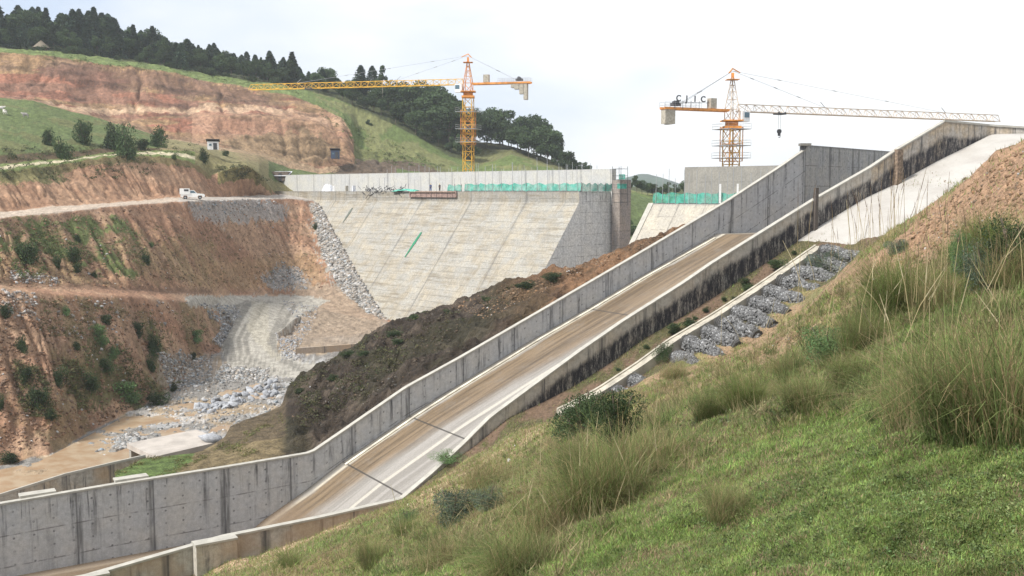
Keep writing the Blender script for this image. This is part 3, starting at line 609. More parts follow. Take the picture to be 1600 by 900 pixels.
# far wall
fw = empty('spillway_wall', cp(0, 0, -22)); M0 = fw.location.copy(); fw.location = (0, 0, 0)
tag(fw, 'long grey concrete wall on the valley side of the spillway, below the rocky ridge', 'wall', 'spillway side walls')
fsr = np.interp
strip_wall(-62, -9.9, lambda s: np.interp(s, np.r_[-62, FT[0]], np.r_[-25.3, FT[1]])-.16, lambda s: floor_z(s)-.6, -.45, 0, 'wall_panel', C_WALL, fw)
strip_wall(-9.9, S_END, TOPF, lambda s: floor_z(s)-.6, -.45, 0, 'wall_panel', C_WALL, fw, extra=FT[0])
cope(-62, S_END, lambda s: np.interp(s, np.r_[-62, FT[0]], np.r_[-25.3, FT[1]])-.16, -.52, .05, fw)
for s, L in ((-34.0, 2.6), (-26.6, 2.6)): tab(s, -.95, L, .9, float(np.interp(s, FT[0], FT[1])), -28, fw)
# near wall
nw = empty('spillway_wall'); tag(nw, 'concrete spillway wall nearest the grassy slope, black stained on its outer side', 'wall', 'spillway side walls')
nz = lambda s: np.interp(s, np.r_[-62, NT[0]], np.r_[-27.0, NT[1]])-.16
bz = lambda s: min(float(np.interp(s, np.r_[-62, NB[0]], np.r_[-29, NB[1]])), float(floor_z(s)))-1.2
strip_wall(-62, -9.2, nz, bz, CW, CW+.45, 'basin_panel', C_BASIN, nw)
strip_wall(-9.2, 49, nz, bz, CW, CW+.45, 'wall_panel', C_OUT, nw, extra=NT[0])
strip_wall(49, 61.6, nz, bz, CW, CW+.45, 'wall_panel', C_STAIN, nw, extra=NT[0])
cope(-62, 61.6, nz, CW-.05, CW+.52, nw)
tab(-24.4, CW+.95, 3.0, .95, float(nz(-24.4))+.16, -30, nw); tab(-33.2, CW+.8, 2.6, .6, float(nz(-33.2))+.16, -30, nw)
MB().box(cp(40.0, CW+.62, -2.5), (.45, .3, 5.6), Matrix.Rotation(math.atan2(CD[1], CD[0]), 3, 'Z')).build('pilaster', plain('dark_joint', (.10, .085, .075), .9), nw)
MB().box(cp(53.3, CW+.70, 1.9), (.9, .5, 5.4), Matrix.Rotation(math.atan2(CD[1], CD[0]), 3, 'Z')).build('pilaster', plain('brown_pilaster', (.20, .15, .11), .9, var=.5), nw)
# crest wall beyond the top of the near wall: level parapet bending right
def wall_pts(pts, tops, bots, th, name, mat, parent=None, u0=0.0):
    V, F, U = [], [], []; n = len(pts); pts = [np.array(p[:2], float) for p in pts]; u = u0
    for i in range(n-1):
        a, b = pts[i], pts[i+1]; d = b-a; L = np.linalg.norm(d); d = d/L; q = np.array([d[1], -d[0]])*th
        k = len(V)
        for p, t, bo, uu in ((a, tops[i], bots[i], u), (b, tops[i+1], bots[i+1], u+L)):
            for off in (0*q, -q): V.append((*(p+off), bo)); U.append((uu, t-bo)); V.append((*(p+off), t)); U.append((uu, 0))
        # order: a0 bot, a0 top, a1 bot, a1 top, b0 bot, b0 top, b1 bot, b1 top
        F += [(k, k+4, k+5, k+1), (k+2, k+3, k+7, k+6), (k+1, k+5, k+7, k+3)]
        if i == 0: F.append((k, k+1, k+3, k+2))
        if i == n-2: F.append((k+4, k+6, k+7, k+5))
        u += L
    return mk(name, V, F, mat, parent, uv=np.array(U))
e0 = cp(61.62, CW+.45, 0)[:2]; q1 = onz(1545, 196.5, 7.85)[:2]; q2 = onz(1600, 200.0, 7.6)[:2]; q3 = q2+(q2-q1)*3
cwl = empty('crest_wall'); tag(cwl, 'level stained parapet wall at the top right above the pale slab', 'wall')
wall_pts([e0, q1, q2, q3], [8.02, 7.85, 7.6, 7.3], [1, 2, 3, 3], .45, 'wall_panel', C_STAIN, cwl)
bb = MB()
for i, (a, b, za, zb) in enumerate(((e0, q1, 8.03, 7.86), (q1, q2, 7.86, 7.61))): bb.bar((a[0], a[1], za+.06), (b[0], b[1], zb+.06), .16)
bb.build('coping', C_COPE, cwl)
# flared inlet wall beyond the top of the far wall
i0 = cp(S_END+.02, 0, 0)[:2]; pz = 5.75
g1 = onz(1266, 226.5, pz)[:2]; g2 = onz(1384, 236, pz)[:2]; g3 = g2+(g2-g1)*1.2
iw = empty('inlet_wall'); tag(iw, 'tall level stained wall at the head of the spillway', 'wall')
wall_pts([i0, g2, g3], [pz, pz, pz], [-6, -6, -6], .8, 'wall_panel', concrete('inlet_concrete', (.31, .315, .32), (.36, .35, .33), streak=1.0, joint=7.5, mott=.25, holes=True, top_dark=.75, jv=2.6), iw)
MB().box((i0[0]-.2, i0[1]-.3, pz+.02), (1.3, 1.2, .3)).build('cap', plain('dark_cap', (.2, .19, .17), .9), iw)

# floor slab of the chute
g = NG('chute_floor_concrete'); uv, u, v = g.uv(); o = g.obj()
nA = g.noise(uv, .9, 5, .65, 0, (.06, 1.0, 1)); nB = g.noise(o, .5, 6, .7); nC = g.noise(o, 6, 4, .7); nD = g.noise(uv, .35, 4, .6, 0, (.5, 1, 1))
c = g.mix(g.ramp(nA, .42, .58), (.215, .20, .18), (.28, .262, .24))
pale = g.math('MAXIMUM', g.math('MAXIMUM', g.line(g.math('ADD', v, g.math('MULTIPLY', nD, .5)), 4.2, .34, -0.55), 0), 0)
pale = g.math('MULTIPLY', pale, g.ramp(v, 6.2, 7.4)); c = g.mix(g.math('MULTIPLY', pale, .85), c, (.43, .40, .345))
c = g.mix(g.math('MULTIPLY', g.ramp(g.math('ADD', v, g.math('MULTIPLY', u, -.09)), 13.6, 14.4), .8), c, (.43, .40, .345))
vw = g.math('ADD', v, g.math('MULTIPLY', g.math('SUBTRACT', nD, .5), 2.4))
vb = g.math('ADD', vw, g.math('MULTIPLY', u, -.085))
wet = g.math('MULTIPLY', g.ramp(vw, 1.3, 1.9), g.ramp(vb, 5.0, 7.2, 1, 0)); 
c = g.mix(g.math('MULTIPLY', wet, g.ramp(nB, .25, .5, .75, 1)), c, g.mix(g.ramp(g.noise(uv, 1.1, 6, .8, 0, (.05, 1, 1)), .40, .62), (.21, .155, .10), (.095, .070, .046)))
ln = g.math('MULTIPLY', g.ramp(v, .95, 1.1), g.ramp(v, 1.35, 1.5, 1, 0)); c = g.mix(g.math('MULTIPLY', ln, g.ramp(g.noise(uv, .3, 3), .4, .5, .3, .95)), c, (.42, .385, .31))
wall_shade = g.ramp(v, .45, .95, 1, 0); c = g.mix(g.math('MULTIPLY', wall_shade, .85), c, (.085, .08, .07))  # shadow line along the foot of the valley-side wall, painted into the floor colour
low = g.ramp(u, -14, -11, 1, 0); c = g.mix(g.math('MULTIPLY', low, .8), c, (.17, .125, .085))
for uj in (-7.4, -0.3, 21.6):
    d = g.math('ABSOLUTE', g.math('SUBTRACT', u, uj)); c = g.mix(g.ramp(d, .05, .10, .9, 0), c, (.05, .045, .04))
c = g.mix(1.0, c, g.ramp(nC, .2, .8, .85, 1.12), 'MULTIPLY'); g.l(c, g.b.inputs['Base Color'])
g.l(g.ramp(wet, 0, 1, .8, .38), g.b.inputs['Roughness'])
g.bump(nC, .25, .02)
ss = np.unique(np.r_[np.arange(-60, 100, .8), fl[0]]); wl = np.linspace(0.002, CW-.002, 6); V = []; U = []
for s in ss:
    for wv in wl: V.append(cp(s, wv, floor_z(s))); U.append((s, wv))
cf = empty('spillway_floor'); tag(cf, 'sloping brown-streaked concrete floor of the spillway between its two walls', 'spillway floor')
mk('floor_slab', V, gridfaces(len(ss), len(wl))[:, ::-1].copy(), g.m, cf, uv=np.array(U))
# basin toe: raised drying lines are real kerbs
for (s0, s1, a, b_) in ((-7.6, 40, .9, 1.25),):
    V = []; sq = np.arange(s0, s1, .8)
    for s in sq:
        for wv, h in ((a, .01), (a, .13), (b_, .13), (b_, .01)): V.append(cp(s, wv, floor_z(s)+h))
    F = [(4*i+k, 4*i+4+k, 4*i+5+k, 4*i+1+k) for i in range(len(sq)-1) for k in range(3)]
    mk('kerb', V, F, plain('kerb_concrete', (.50, .46, .38), .85, var=.35, scale=.8), cf)

# pale slab right of the spillway
g = NG('apron_concrete'); o = g.obj(); a1 = g.noise(o, .25, 5, .6); a2 = g.noise(o, 3, 5, .7)
c = g.mix(g.ramp(a1, .35, .7), (.41, .395, .37), (.35, .33, .305)); c = g.mix(1., c, g.ramp(a2, .2, .8, .93, 1.05), 'MULTIPLY'); g.l(c, g.b.inputs['Base Color']); g.bump(a1, .4, .3); g.bump(a2, .3, .05)
ap = empty('apron_slab'); tag(ap, 'large smooth pale concrete slab between the stained wall and the brown spoil', 'concrete slab')
ss = np.arange(37.6, 96, .6); V = []; nwv = 14
wend = lambda s: CW + .47 + np.interp(s, [37.6, 38.5, 40, 45, 96], [.4, 9.5, 11.5, 13.5, 22])
for s in ss:
    for k in range(nwv):
        f = k/(nwv-1); wv = CW+.47 + (wend(s)-CW-.47)*f
        z = base_z(s) + .12 - f*1.1 + (float(fbm(np.array(s/5), np.array(wv/4), 501, 3))-.5)*.7*min(1, f*4)
        V.append(cp(s, wv, z))
Vt = V; n = len(ss); F = [tuple(int(i) for i in f[::-1]) for f in gridfaces(n, nwv)]
b0 = len(V); V = V + [(p[0], p[1], p[2]-.3) for p in Vt[:nwv]]
F += [(k, k+1, b0+k+1, b0+k) for k in range(nwv-1)]
b1 = len(V); ed = [i*nwv+nwv-1 for i in range(n)]; V = V + [(Vt[i][0], Vt[i][1], Vt[i][2]-.3) for i in ed]
F += [(ed[i], ed[i+1], b1+i+1, b1+i) for i in range(n-1)]
mk('slab', V, F, g.m, ap, smooth=True)

# drain beside the near wall
dr = empty('drain_channel'); tag(dr, 'narrow straight pale concrete drain running down beside the stone gabions', 'drain')
ss = np.arange(4.5, 37.3, .8); zt = lambda s: base_z(s) - .05; V = []
prof = [(0, -.9), (0, .38), (.25, .38), (.25, .26), (1.0, .26), (1.0, .38), (1.25, .38), (1.25, -.9)]
for s in ss:
    for wv, dz in prof: V.append(cp(s, CW+3.6+wv, zt(s)+dz))
k = len(prof); F = [(i*k+j, i*k+j+1, (i+1)*k+j+1, (i+1)*k+j) for i in range(len(ss)-1) for j in range(k-1)]
F += [tuple(range(k)), tuple(range((len(ss)-1)*k, len(ss)*k))[::-1]]
mk('channel', V, F, plain('drain_concrete', (.38, .35, .29), .9, var=.22, scale=1.2, bump=.3), dr)

# low training wall by the lawn
l0 = P(221, 714, 102)[:2]
lt = [onplane(px, py, l0, CN) for px, py in ((225, 713.3), (175, 724.5), (100, 742.5), (0, 774), (-120, 812))]
lw = empty('training_wall'); tag(lw, 'low stained concrete wall between the small lawn and the muddy river', 'wall')
wall_pts([p[:2] for p in lt[::-1]], [p[2] for p in lt[::-1]], [-31.5]*5, .35, 'wall_panel', concrete('low_wall_concrete', (.37, .35, .31), (.38, .32, .24), streak=1.0, joint=4.1, mott=.3, rust=.5, holes=False, top_dark=.2, streak_scale=2.2), lw)
bb = MB()
for a, b_ in zip(lt[:-1], lt[1:]): bb.bar((a[0]+.1, a[1]+.14, a[2]+.05), (b_[0]+.1, b_[1]+.14, b_[2]+.05), .16)
bb.build('coping', C_COPE, lw)

# culvert slab
zc = -27.55; cr_ = [onz(px, py, zc) for px, py in ((198, 693), (306, 671), (352, 688), (242, 713.5))]
cs = empty('culvert_slab'); tag(cs, 'flat grey concrete slab bridging the stream bed beside the small lawn', 'slab bridge')
V = [tuple(p) for p in cr_] + [(p[0], p[1], p[2]-.55) for p in cr_]
mk('deck', V, [(0, 1, 2, 3), (7, 6, 5, 4), (0, 4, 5, 1), (1, 5, 6, 2), (2, 6, 7, 3), (3, 7, 4, 0)], plain('deck_concrete', (.38, .345, .31), .9, var=.15, scale=.6, bump=.3), cs)
def slab_leg(t, w_):
    a = cr_[0]*(1-t)+cr_[3]*t; b_ = cr_[1]*(1-t)+cr_[2]*t; d = (b_-a); d[2] = 0; mid = (a+b_)/2
    R = Matrix.Rotation(math.atan2(d[1], d[0]), 3, 'Z')
    MB().box((mid[0], mid[1], zc-.56-1.4), (np.linalg.norm(d)*.96, w_, 2.8), R).build('support_wall', C_BASIN, cs)
slab_leg(.06, .4); slab_leg(.50, .4); slab_leg(.94, .4)
# short retaining wall by the haul road
ra = onz(463, 546, -28.0+0.6); rb_ = onz(640, 533, -27.4)
rw = empty('retaining_wall'); tag(rw, 'short low concrete wall beside the bend of the gravel haul road', 'wall')
wall_pts([ra[:2], rb_[:2]], [-27.2, -27.2], [-30.5, -30.5], .5, 'wall_panel', concrete('road_wall_concrete', (.37, .30, .24), (.41, .33, .25), streak=.5, joint=5, mott=.2, rust=.6, holes=False, top_dark=.1), rw)
mk('footing', [tuple(np.array([p[0]+a, p[1]-b_, z])) for z in (-30.6, -29.15) for p, a, b_ in ((ra, 0, .3), (rb_, 0, .3), (rb_, .2, 2.6), (ra, .2, 2.6))], [(0, 3, 2, 1), (4, 5, 6, 7), (0, 1, 5, 4), (1, 2, 6, 5), (2, 3, 7, 6), (3, 0, 4, 7)], plain('footing_concrete', (.33, .24, .16), .9), rw)

# ------------------------------------------------------------------ the dam
A0 = np.array([13.4, 205.0]); AX = np.array([-.7215, .6924]); AN = np.array([-.6924, -.7215])      # AN points downstream
def dp(q, off, z): p = A0 + AX*q + AN*off; return (p[0], p[1], z)
def prism(q0, q1, sec, mats, name, parent, step=None, ends=(True, True)):
    """sec: list of (off, z); makes one mesh per given range"""
    V, F, U = [], [], []
    acc = 0
    for (o0, z0), (o1, z1) in zip(sec[:-1], sec[1:]):
        L = math.hypot(o1-o0, z1-z0); n = max(1, int(L/2)); qs = np.linspace(q0, q1, 40)
        b = len(V)
        for i in range(n+1):
            t = i/n
            for q in qs: V.append(dp(q, o0+(o1-o0)*t, z0+(z1-z0)*t)); U.append((q, acc+L*t))
        for i in range(n):
            for j in range(39): F.append((b+i*40+j, b+(i+1)*40+j, b+(i+1)*40+j+1, b+i*40+j+1))
        acc += L
    return mk(name, V, F, mats, parent, uv=np.array(U))
def endcap(q, sec, name, mat, parent, flip=False):
    V = [dp(q, o, z) for o, z in sec]; U = [(o, -z) for o, z in sec]; F = [tuple(range(len(sec)))]
    if flip: F = [F[0][::-1]]
    return mk(name, V, F, mat, parent, uv=np.array(U))
zb = -30.0
SEC = [(0, -.15), (0, -2.4), (.8*(zb*-1-2.4), zb)]
dam = empty('dam'); tag(dam, 'big pale concrete dam face with horizontal pour lines, left of the gap', 'dam', 'dam monoliths either side of the gap')
prism(0, 128, SEC, C_DAM, 'face', dam)
mk('crest_walkway', [dp(q, o, -.15) for q, o in ((0, 0), (128, 0), (128, -11), (0, -11))], [(0, 1, 2, 3)], C_PAR, dam)
endcap(0, [(0, -.15), (0, -2.4), (SEC[2][0], zb), (-11, zb), (-11, -.15)], 'end_face', C_FLANK, dam)
def boxq(q0, q1, o0, o1, z0, z1, name, mat, parent):
    V = []; U = []; F = []
    def quad(ps, us): b = len(V); V.extend(ps); U.extend(us); F.append((b, b+1, b+2, b+3))
    h = z1-z0; Lq = abs(q1-q0)
    quad([dp(q0, o0, z0), dp(q0, o0, z1), dp(q1, o0, z1), dp(q1, o0, z0)], [(q0, h), (q0, 0), (q1, 0), (q1, h)])
    quad([dp(q0, o1, z0), dp(q1, o1, z0), dp(q1, o1, z1), dp(q0, o1, z1)], [(q0, h), (q1, h), (q1, 0), (q0, 0)])
    quad([dp(q0, o0, z1), dp(q0, o1, z1), dp(q1, o1, z1), dp(q1, o0, z1)], [(q0, 0), (q0, .3), (q1, .3), (q1, 0)])
    quad([dp(q0, o0, z0), dp(q0, o1, z0), dp(q0, o1, z1), dp(q0, o0, z1)], [(o0, h), (o1, h), (o1, 0), (o0, 0)])
    quad([dp(q1, o0, z0), dp(q1, o0, z1), dp(q1, o1, z1), dp(q1, o1, z0)], [(o0, h), (o0, 0), (o1, 0), (o1, h)])
    return mk(name, V, F, mat, parent, uv=np.array(U))
boxq(-.5, 122, -10, -11.2, -3, 4.45, 'parapet_wall', C_PAR, dam)
wp_ = empty('end_pier'); tag(wp_, 'narrow reddish brown concrete pier standing at the broken end of the big dam face', 'pier')
boxq(-2.6, -.55, -9.8, -13.5, zb, 2.2, 'column', concrete('pier_concrete', (.27, .24, .22), (.32, .27, .23), streak=.3, joint=0, jv=1.5, mott=.35, holes=False), wp_)
dr_ = empty('dam'); tag(dr_, 'smaller shaded dam section seen between the gap and the spillway wall', 'dam', 'dam monoliths either side of the gap')
SEC2 = [(0, -2.4), (.8*(zb*-1-2.4), zb)]
prism(-17.5, -62, SEC2, concrete('right_dam_concrete', (.36, .335, .29), (.43, .39, .32), streak=.6, joint=12, mott=.25, holes=False, top_dark=.6, jv=3), 'face', dr_)
for o_ in dr_.children: 
    pass
mk('crest_walkway', [dp(q, o, -2.4) for q, o in ((-17.5, 0), (-62, 0), (-62, -11), (-17.5, -11))], [(0, 3, 2, 1)], C_PAR, dr_)
endcap(-17.5, [(0, -2.4), (SEC2[1][0], zb), (-11, zb), (-11, -2.4)], 'end_face', C_FLANK, dr_, True)
V = []
for o, z in SEC2:
    for q in (-17.1, -18.2):
        for dz in (0.0, .12): V.append(dp(q, o+dz*.8, z+dz))
mk('edge_kerb', V, [(0, 4, 5, 1), (1, 5, 7, 3), (2, 3, 7, 6), (0, 1, 3, 2)], C_COPE, dr_)
bw = empty('block_wall'); tag(bw, 'plain brown-grey concrete block standing on the smaller dam section under the right crane', 'concrete block')
boxq(-18.9, -62, -9, -12.5, -2.6, 4.5, 'block', C_BLOCK, bw)

# ------------------------------------------------------------------ tower cranes
YEL = plain('crane_yellow', (0.62, 0.36, 0.05), .5, var=.25, scale=1.0); ORG = plain('crane_orange', (0.60, 0.25, 0.06), .5, var=.25, scale=1.0)
GREY = plain('grey_steel', (0.32, 0.33, 0.34), .5, metal=.2); DARK = plain('dark_steel', (0.06, 0.06, 0.065), .6); WHITE = plain('white_paint', (0.74, 0.74, 0.73), .5)
CWT = plain('counterweight_concrete', (0.36, 0.33, 0.27), .9, var=.25); GLASS = plain('cab_glass', (0.10, 0.16, 0.20), .12)
PINK = plain('faded_steel', (0.50, 0.40, 0.30), .6, var=.2)
def lattice(mb, a, b, wd, nseg, r=.07, rd=.045, side=Vector((1, 0, 0)), up=None, tri=False):
    a = Vector(a); b = Vector(b); d = (b-a).normalized(); s1 = side.normalized(); s2 = d.cross(s1).normalized()
    if tri: cs = [s1*wd/2, -s1*wd/2, up*wd*1.05]
    else: cs = [s1*wd/2+s2*wd/2, -s1*wd/2+s2*wd/2, -s1*wd/2-s2*wd/2, s1*wd/2-s2*wd/2]
    k = len(cs)
    for c in cs: mb.bar(a+c, b+c, r)
    for i in range(nseg):
        p = a.lerp(b, i/nseg); q = a.lerp(b, (i+1)/nseg)
        for j in range(k):
            c0, c1 = cs[j], cs[(j+1) % k]
            mb.bar(p+c0, p+c1, rd, 3); mb.bar(p+(c0 if i % 2 else c1), q+(c1 if i % 2 else c0), rd, 3)
def crane(base, top_z, jdir, jl, cl, apex_z, label, mast_m, jib_m, cj_m, cage, letters=False, trolley=.42, mast_w=2.2, cab_side=1, weights=None):
    r = empty('tower_crane', base); tag(r, label, 'tower crane', 'tower cranes on the dam')
    H = top_z-base[2]; A = apex_z-base[2]; jd = Vector((jdir[0], jdir[1], 0)).normalized(); sd = Vector((-jd.y, jd.x, 0)); up = Vector((0, 0, 1))
    mb = MB(); lattice(mb, (0, 0, 0), (0, 0, H-3.4), mast_w, int((H-3.4)/2.2), .13, .075, side=jd); mb.build('mast', mast_m, r)
    # climbing cage with its platforms
    c0, c1 = cage; mb = MB(); lattice(mb, (0, 0, c0), (0, 0, c1), mast_w+.75, int((c1-c0)/2.4), .11, .06, side=jd); mb.build('climbing_cage', ORG, r)
    for z_ in (c0+.6, c0+(c1-c0)*.45, c1-.5):
        pm = MB(); w_ = mast_w/2+1.5
        for a in (-1, 1):
            pm.box(jd*a*(w_-.45)+up*z_, (.9, 2*w_, .12), Matrix((jd, sd, up)).transposed()); pm.box(sd*a*(w_-.45)+up*(z_+.002), (2*w_-1.9, .9, .12), Matrix((jd, sd, up)).transposed())
        p_ = pm.build('platform', GREY, r); rl = MB()
        cn = [jd*w_*x+sd*w_*y for x, y in ((1, 1), (-1, 1), (-1, -1), (1, -1))]
        for i in range(4):
            for h in (.55, 1.05): rl.bar(cn[i]+up*(z_+h), cn[(i+1) % 4]+up*(z_+h), .025, 3)
            rl.bar(cn[i]+up*z_, cn[i]+up*(z_+1.05), .03, 3)
        rl.build('railing', GREY, p_)
    mb = MB(); mb.box(up*(H-3.1), (mast_w+.9, mast_w+.9, .5)); mb.bar(up*(H-2.9), up*(H-2.0), 1.25, 14); mb.box(up*(H-1.8), (mast_w+1.5, mast_w+1.5, .22)); mb.build('slewing_ring', ORG, r)
    mb = MB(); lattice(mb, (0, 0, H-1.7), (0, 0, H+.4), mast_w*.85, 1, .12, .08, side=jd)
    tp = up*A; bs = [jd*mast_w*.42*x+sd*mast_w*.42*y for x, y in ((1, 1), (-1, 1), (-1, -1), (1, -1))]
    for i in range(4):
        mb.bar(bs[i]+up*(H+.4), tp-up*1.6+bs[i]*.18, .10, 4, .07)
        for t0 in (0, .3, .55, .75):
            L_ = lambda i, t: (bs[i % 4]+up*(H+.4)).lerp(tp-up*1.6+bs[i % 4]*.18, t)
            mb.bar(L_(i, t0), L_(i+1, min(t0+.25, 1)), .05, 3); mb.bar(L_(i, t0), L_(i+1, t0), .05, 3)
    mb.build('tower_head', cj_m if not letters else PINK, r)
    mb = MB(); mb.box(tp-up*1.2, (.5, .5, 1.0)); mb.box(tp-up*2.0, (2.4, 2.4, .10)); mb.bar(tp-up*.8-jd*.9, tp+up*.15, .14); mb.bar(tp-up*.6+jd*1.7, tp+up*.1, .12); mb.build('head_sheaves', ORG, r)
    mb = MB(); ja = jd*(mast_w*.6)+up*H; jb = jd*jl+up*H; lattice(mb, ja, jb, 1.35, int(jl/2.0), .11, .06, side=sd, up=up, tri=True)
    mb.bar(jb+up*1.4, jb+up*.0+jd*.8, .06); mb.build('jib', jib_m, r)
    cm = MB(); a_ = -jd*(mast_w*.5)+up*(H+.1); b_ = -jd*cl+up*(H+.1)
    for s_ in (-1, 1): cm.box((a_+b_)/2+sd*s_*.75, ((a_-b_).length, .22, .45), Matrix((jd, sd, up)).transposed())
    cm.box((a_+b_)/2-up*.26, ((a_-b_).length*.97, 1.4, .05), Matrix((jd, sd, up)).transposed())
    for i in range(9):
        p = a_.lerp(b_, i/8); cm.bar(p-sd*.8, p+sd*.8, .07)
    cj = cm.build('counter_jib', cj_m, r); rl = MB()
    for s_ in (-.95, .95):
        for h in (.6, 1.1): rl.bar(a_.lerp(b_, .45)+sd*s_+up*h, b_+sd*s_+up*h, .03, 3)
        for i in range(8): p = a_.lerp(b_, .45+.55*i/7)+sd*s_; rl.bar(p, p+up*1.1, .03, 3)
    rl.build('railing', GREY, cj)
    for t, z0, hh, ll in weights:
        p = a_.lerp(b_, t); MB().box(p+up*(z0-hh/2), (ll, 1.5, hh), Matrix((jd, sd, up)).transposed()).build('counterweight', CWT, r)
    p = a_.lerp(b_, .24); MB().box(p+up*1.25, (1.4, 1.2, 1.9), Matrix((jd, sd, up)).transposed()).build('control_cabinet', CWT, r)
    wm = MB(); p = a_.lerp(b_, .80)+up*.75; wm.box(p, (1.7, 1.2, .5), Matrix((jd, sd, up)).transposed()); wm.bar(p-sd*.7+up*.35, p+sd*.7+up*.35, .42, 10); wm.build('winch', DARK, r)
    # cab
    cbp = jd*(mast_w*.95)+sd*cab_side*.9+up*(H-1.0); Rm = Matrix((jd, sd, up)).transposed()
    cab = MB().box(cbp, (1.8, 1.3, 2.0), Rm).build('cab', WHITE, r)
    MB().box(cbp+jd*.92+up*.25, (.06, 1.1, 1.3), Rm).build('window', GLASS, cab); MB().box(cbp+sd*cab_side*.67+up*.3+jd*.2, (1.1, .06, 1.0), Rm).build('window', GLASS, cab)
    pm = MB(); jt = lambda t: jd*(jl*t)+up*(H+1.42)
    def pend(t): 
        a = tp-up*.35; b = jt(t); pm.bar(a, b, .035, 3)
        for q in (.2, .45, .7): pm.box(a.lerp(b, q), (.9, .12, .14), (b-a).to_track_quat('X', 'Z').to_matrix())
        pm.bar(b+up*1.1-jd*1.3, b, .07)
    pend(.32); pend(.78); pm.build('pendant_line', GREY, r)
    pm = MB()
    for s_ in (-.5, .5): pm.bar(tp-up*.35, b_.lerp(a_, .22)+sd*s_+up*.5, .04, 3)
    pm.box((tp-up*.35).lerp(b_.lerp(a_, .22)+up*.5, .6), (1.0, .5, .2), (tp-b_).to_track_quat('X', 'Z').to_matrix()); pm.build('pendant_line', GREY, r)
    tm = MB(); p = jd*(jl*trolley)+up*(H-.15); tm.box(p, (2.0, 1.6, .3), Rm)
    for x in (-.8, .8):
        for y in (-.75, .75): tm.bar(p+jd*x+sd*(y-.08)+up*.2, p+jd*x+sd*(y+.08)+up*.2, .17, 10)
    tm.build('trolley', DARK, r)
    if letters:
        hm = MB(); q = p-up*3.4
        for x in (-.25, .25): hm.bar(p+jd*x-up*.1, q+jd*x+up*.5, .03, 3)
        rp = hm.build('hoist_rope', DARK, r)
        hm = MB(); hm.bar(q-sd*.2, q+sd*.2, .45, 12); hm.box(q-up*.5, (.5, .3, .8)); pts = [Vector((math.sin(a)*.22, 0, -math.cos(a)*.22-1.0)) for a in np.linspace(-.6, 3.9, 9)]
        for a, b in zip(pts[:-1], pts[1:]): hm.bar(q+a, q+b, .07, 5)
        hm.build('hook_block', DARK, r)
        for i, ch in enumerate('CJIC'):
            cu = bpy.data.curves.new('sign_letter', 'FONT'); cu.body = ch; cu.size = 1.55; cu.extrude = .06; cu.offset = .035; cu.align_x = 'CENTER'
            t_ = bpy.data.objects.new('tmp', cu); COL.objects.link(t_); dg = bpy.context.evaluated_depsgraph_get()
            me = bpy.data.meshes.new_from_object(t_.evaluated_get(dg)); bpy.data.objects.remove(t_)
            lo = obj('sign_letter', me, r); me.materials.clear(); me.materials.append(DARK)
            px_ = b_.lerp(a_, .20+.125*i)+up*1.35-sd*.97
            lo.matrix_local = Matrix.Translation(px_) @ Matrix((jd, up, -sd)).transposed().to_4x4()
        sm = MB()
        for i in range(5): p1 = b_.lerp(a_, .14+.125*i)-sd*.97; sm.bar(p1, p1+up*1.5, .05)
        sm.bar(b_.lerp(a_, .12)-sd*.97+up*1.2, b_.lerp(a_, .66)-sd*.97+up*1.2, .05); sm.build('sign_frame', DARK, r)
    return r
b1 = P(732, 268, 262); t1 = P(392, 138, 276); jz1 = P(732, 132, 262)[2]; ap1 = P(732, 85, 262)[2]
crane((b1[0], b1[1], -8), jz1, (t1[0]-b1[0], t1[1]-b1[1]), float(np.hypot(t1[0]-b1[0], t1[1]-b1[1])), 16.3, ap1,
      'yellow tower crane behind the long dam wall, its jib reaching left over the red cut', YEL, YEL, ORG, (P(732, 226, 262)[2]+8, P(732, 172, 262)[2]+8), mast_w=2.3, trolley=.72,
      weights=[(.84, -.2, 2.6, 1.0), (.76, -.2, 1.4, 1.2), (.91, -.2, 4.0, .9), (.70, -.2, 1.0, 1.0)])
b2 = P(1142, 258, 200); jz2 = P(1142, 174, 200)[2]; ap2 = P(1148, 108, 200)[2]; t2 = onz(1559, 190, jz2)
crane((b2[0], b2[1], -4), jz2, (t2[0]-b2[0], t2[1]-b2[1]), float(np.hypot(t2[0]-b2[0], t2[1]-b2[1])), 15.8, ap2,
      'orange tower crane above the concrete block with letters C J I C on its counter-jib', YEL, PINK, ORG, (P(1142, 252, 200)[2]+4, P(1142, 198, 200)[2]+4), letters=True, trolley=.16, mast_w=2.3, cab_side=-1,
      weights=[(.86, -.2, 2.7, .72), (.91, -.2, 2.8, .72), (.96, -.2, 2.7, .72)])

# ------------------------------------------------------------------ things on and about the dam
POLE = MB().bar((0, 0, 0), (0, 0, 1), .035, 5)
pole0 = POLE.build('steel_pole', GREY); placed = [False]
def pole(p, h, label, group):
    if not placed[0]: o = pole0; placed[0] = True
    else: o = pole0.copy(); COL.objects.link(o)
    o.location = p; o.scale = (1.3, 1.3, h); o.rotation_euler = (random.uniform(-.03, .03), random.uniform(-.03, .03), 0); tag(o, label, 'steel pole', group); return o
for i in range(26):
    q = 1.0+i*2.6+random.uniform(-.8, .8); pole(dp(q, -.25, -.15), random.uniform(4.6, 7.2) if i < 12 else random.uniform(1.6, 3.5), 'thin upright steel pole along the crest edge of the big dam face', 'poles along the big dam crest')
for i in range(34):
    q = 4+i*2.1+random.uniform(-.7, .7); pole(dp(q, -10.6, 4.4), random.uniform(.6, 2.0), 'short steel rod sticking up from the long wall on the big dam', 'rods on the long dam wall')
for i in range(17):
    q = -18.3-i*1.55+random.uniform(-.4, .4); pole(dp(q, -.2, -2.4), random.uniform(4.6, 6.6), 'thin upright steel pole along the crest of the smaller dam section', 'poles along the smaller dam crest')
wpst = MB().box((0, 0, 1.7), (.28, .28, 3.4)).build('white_post', WHITE)
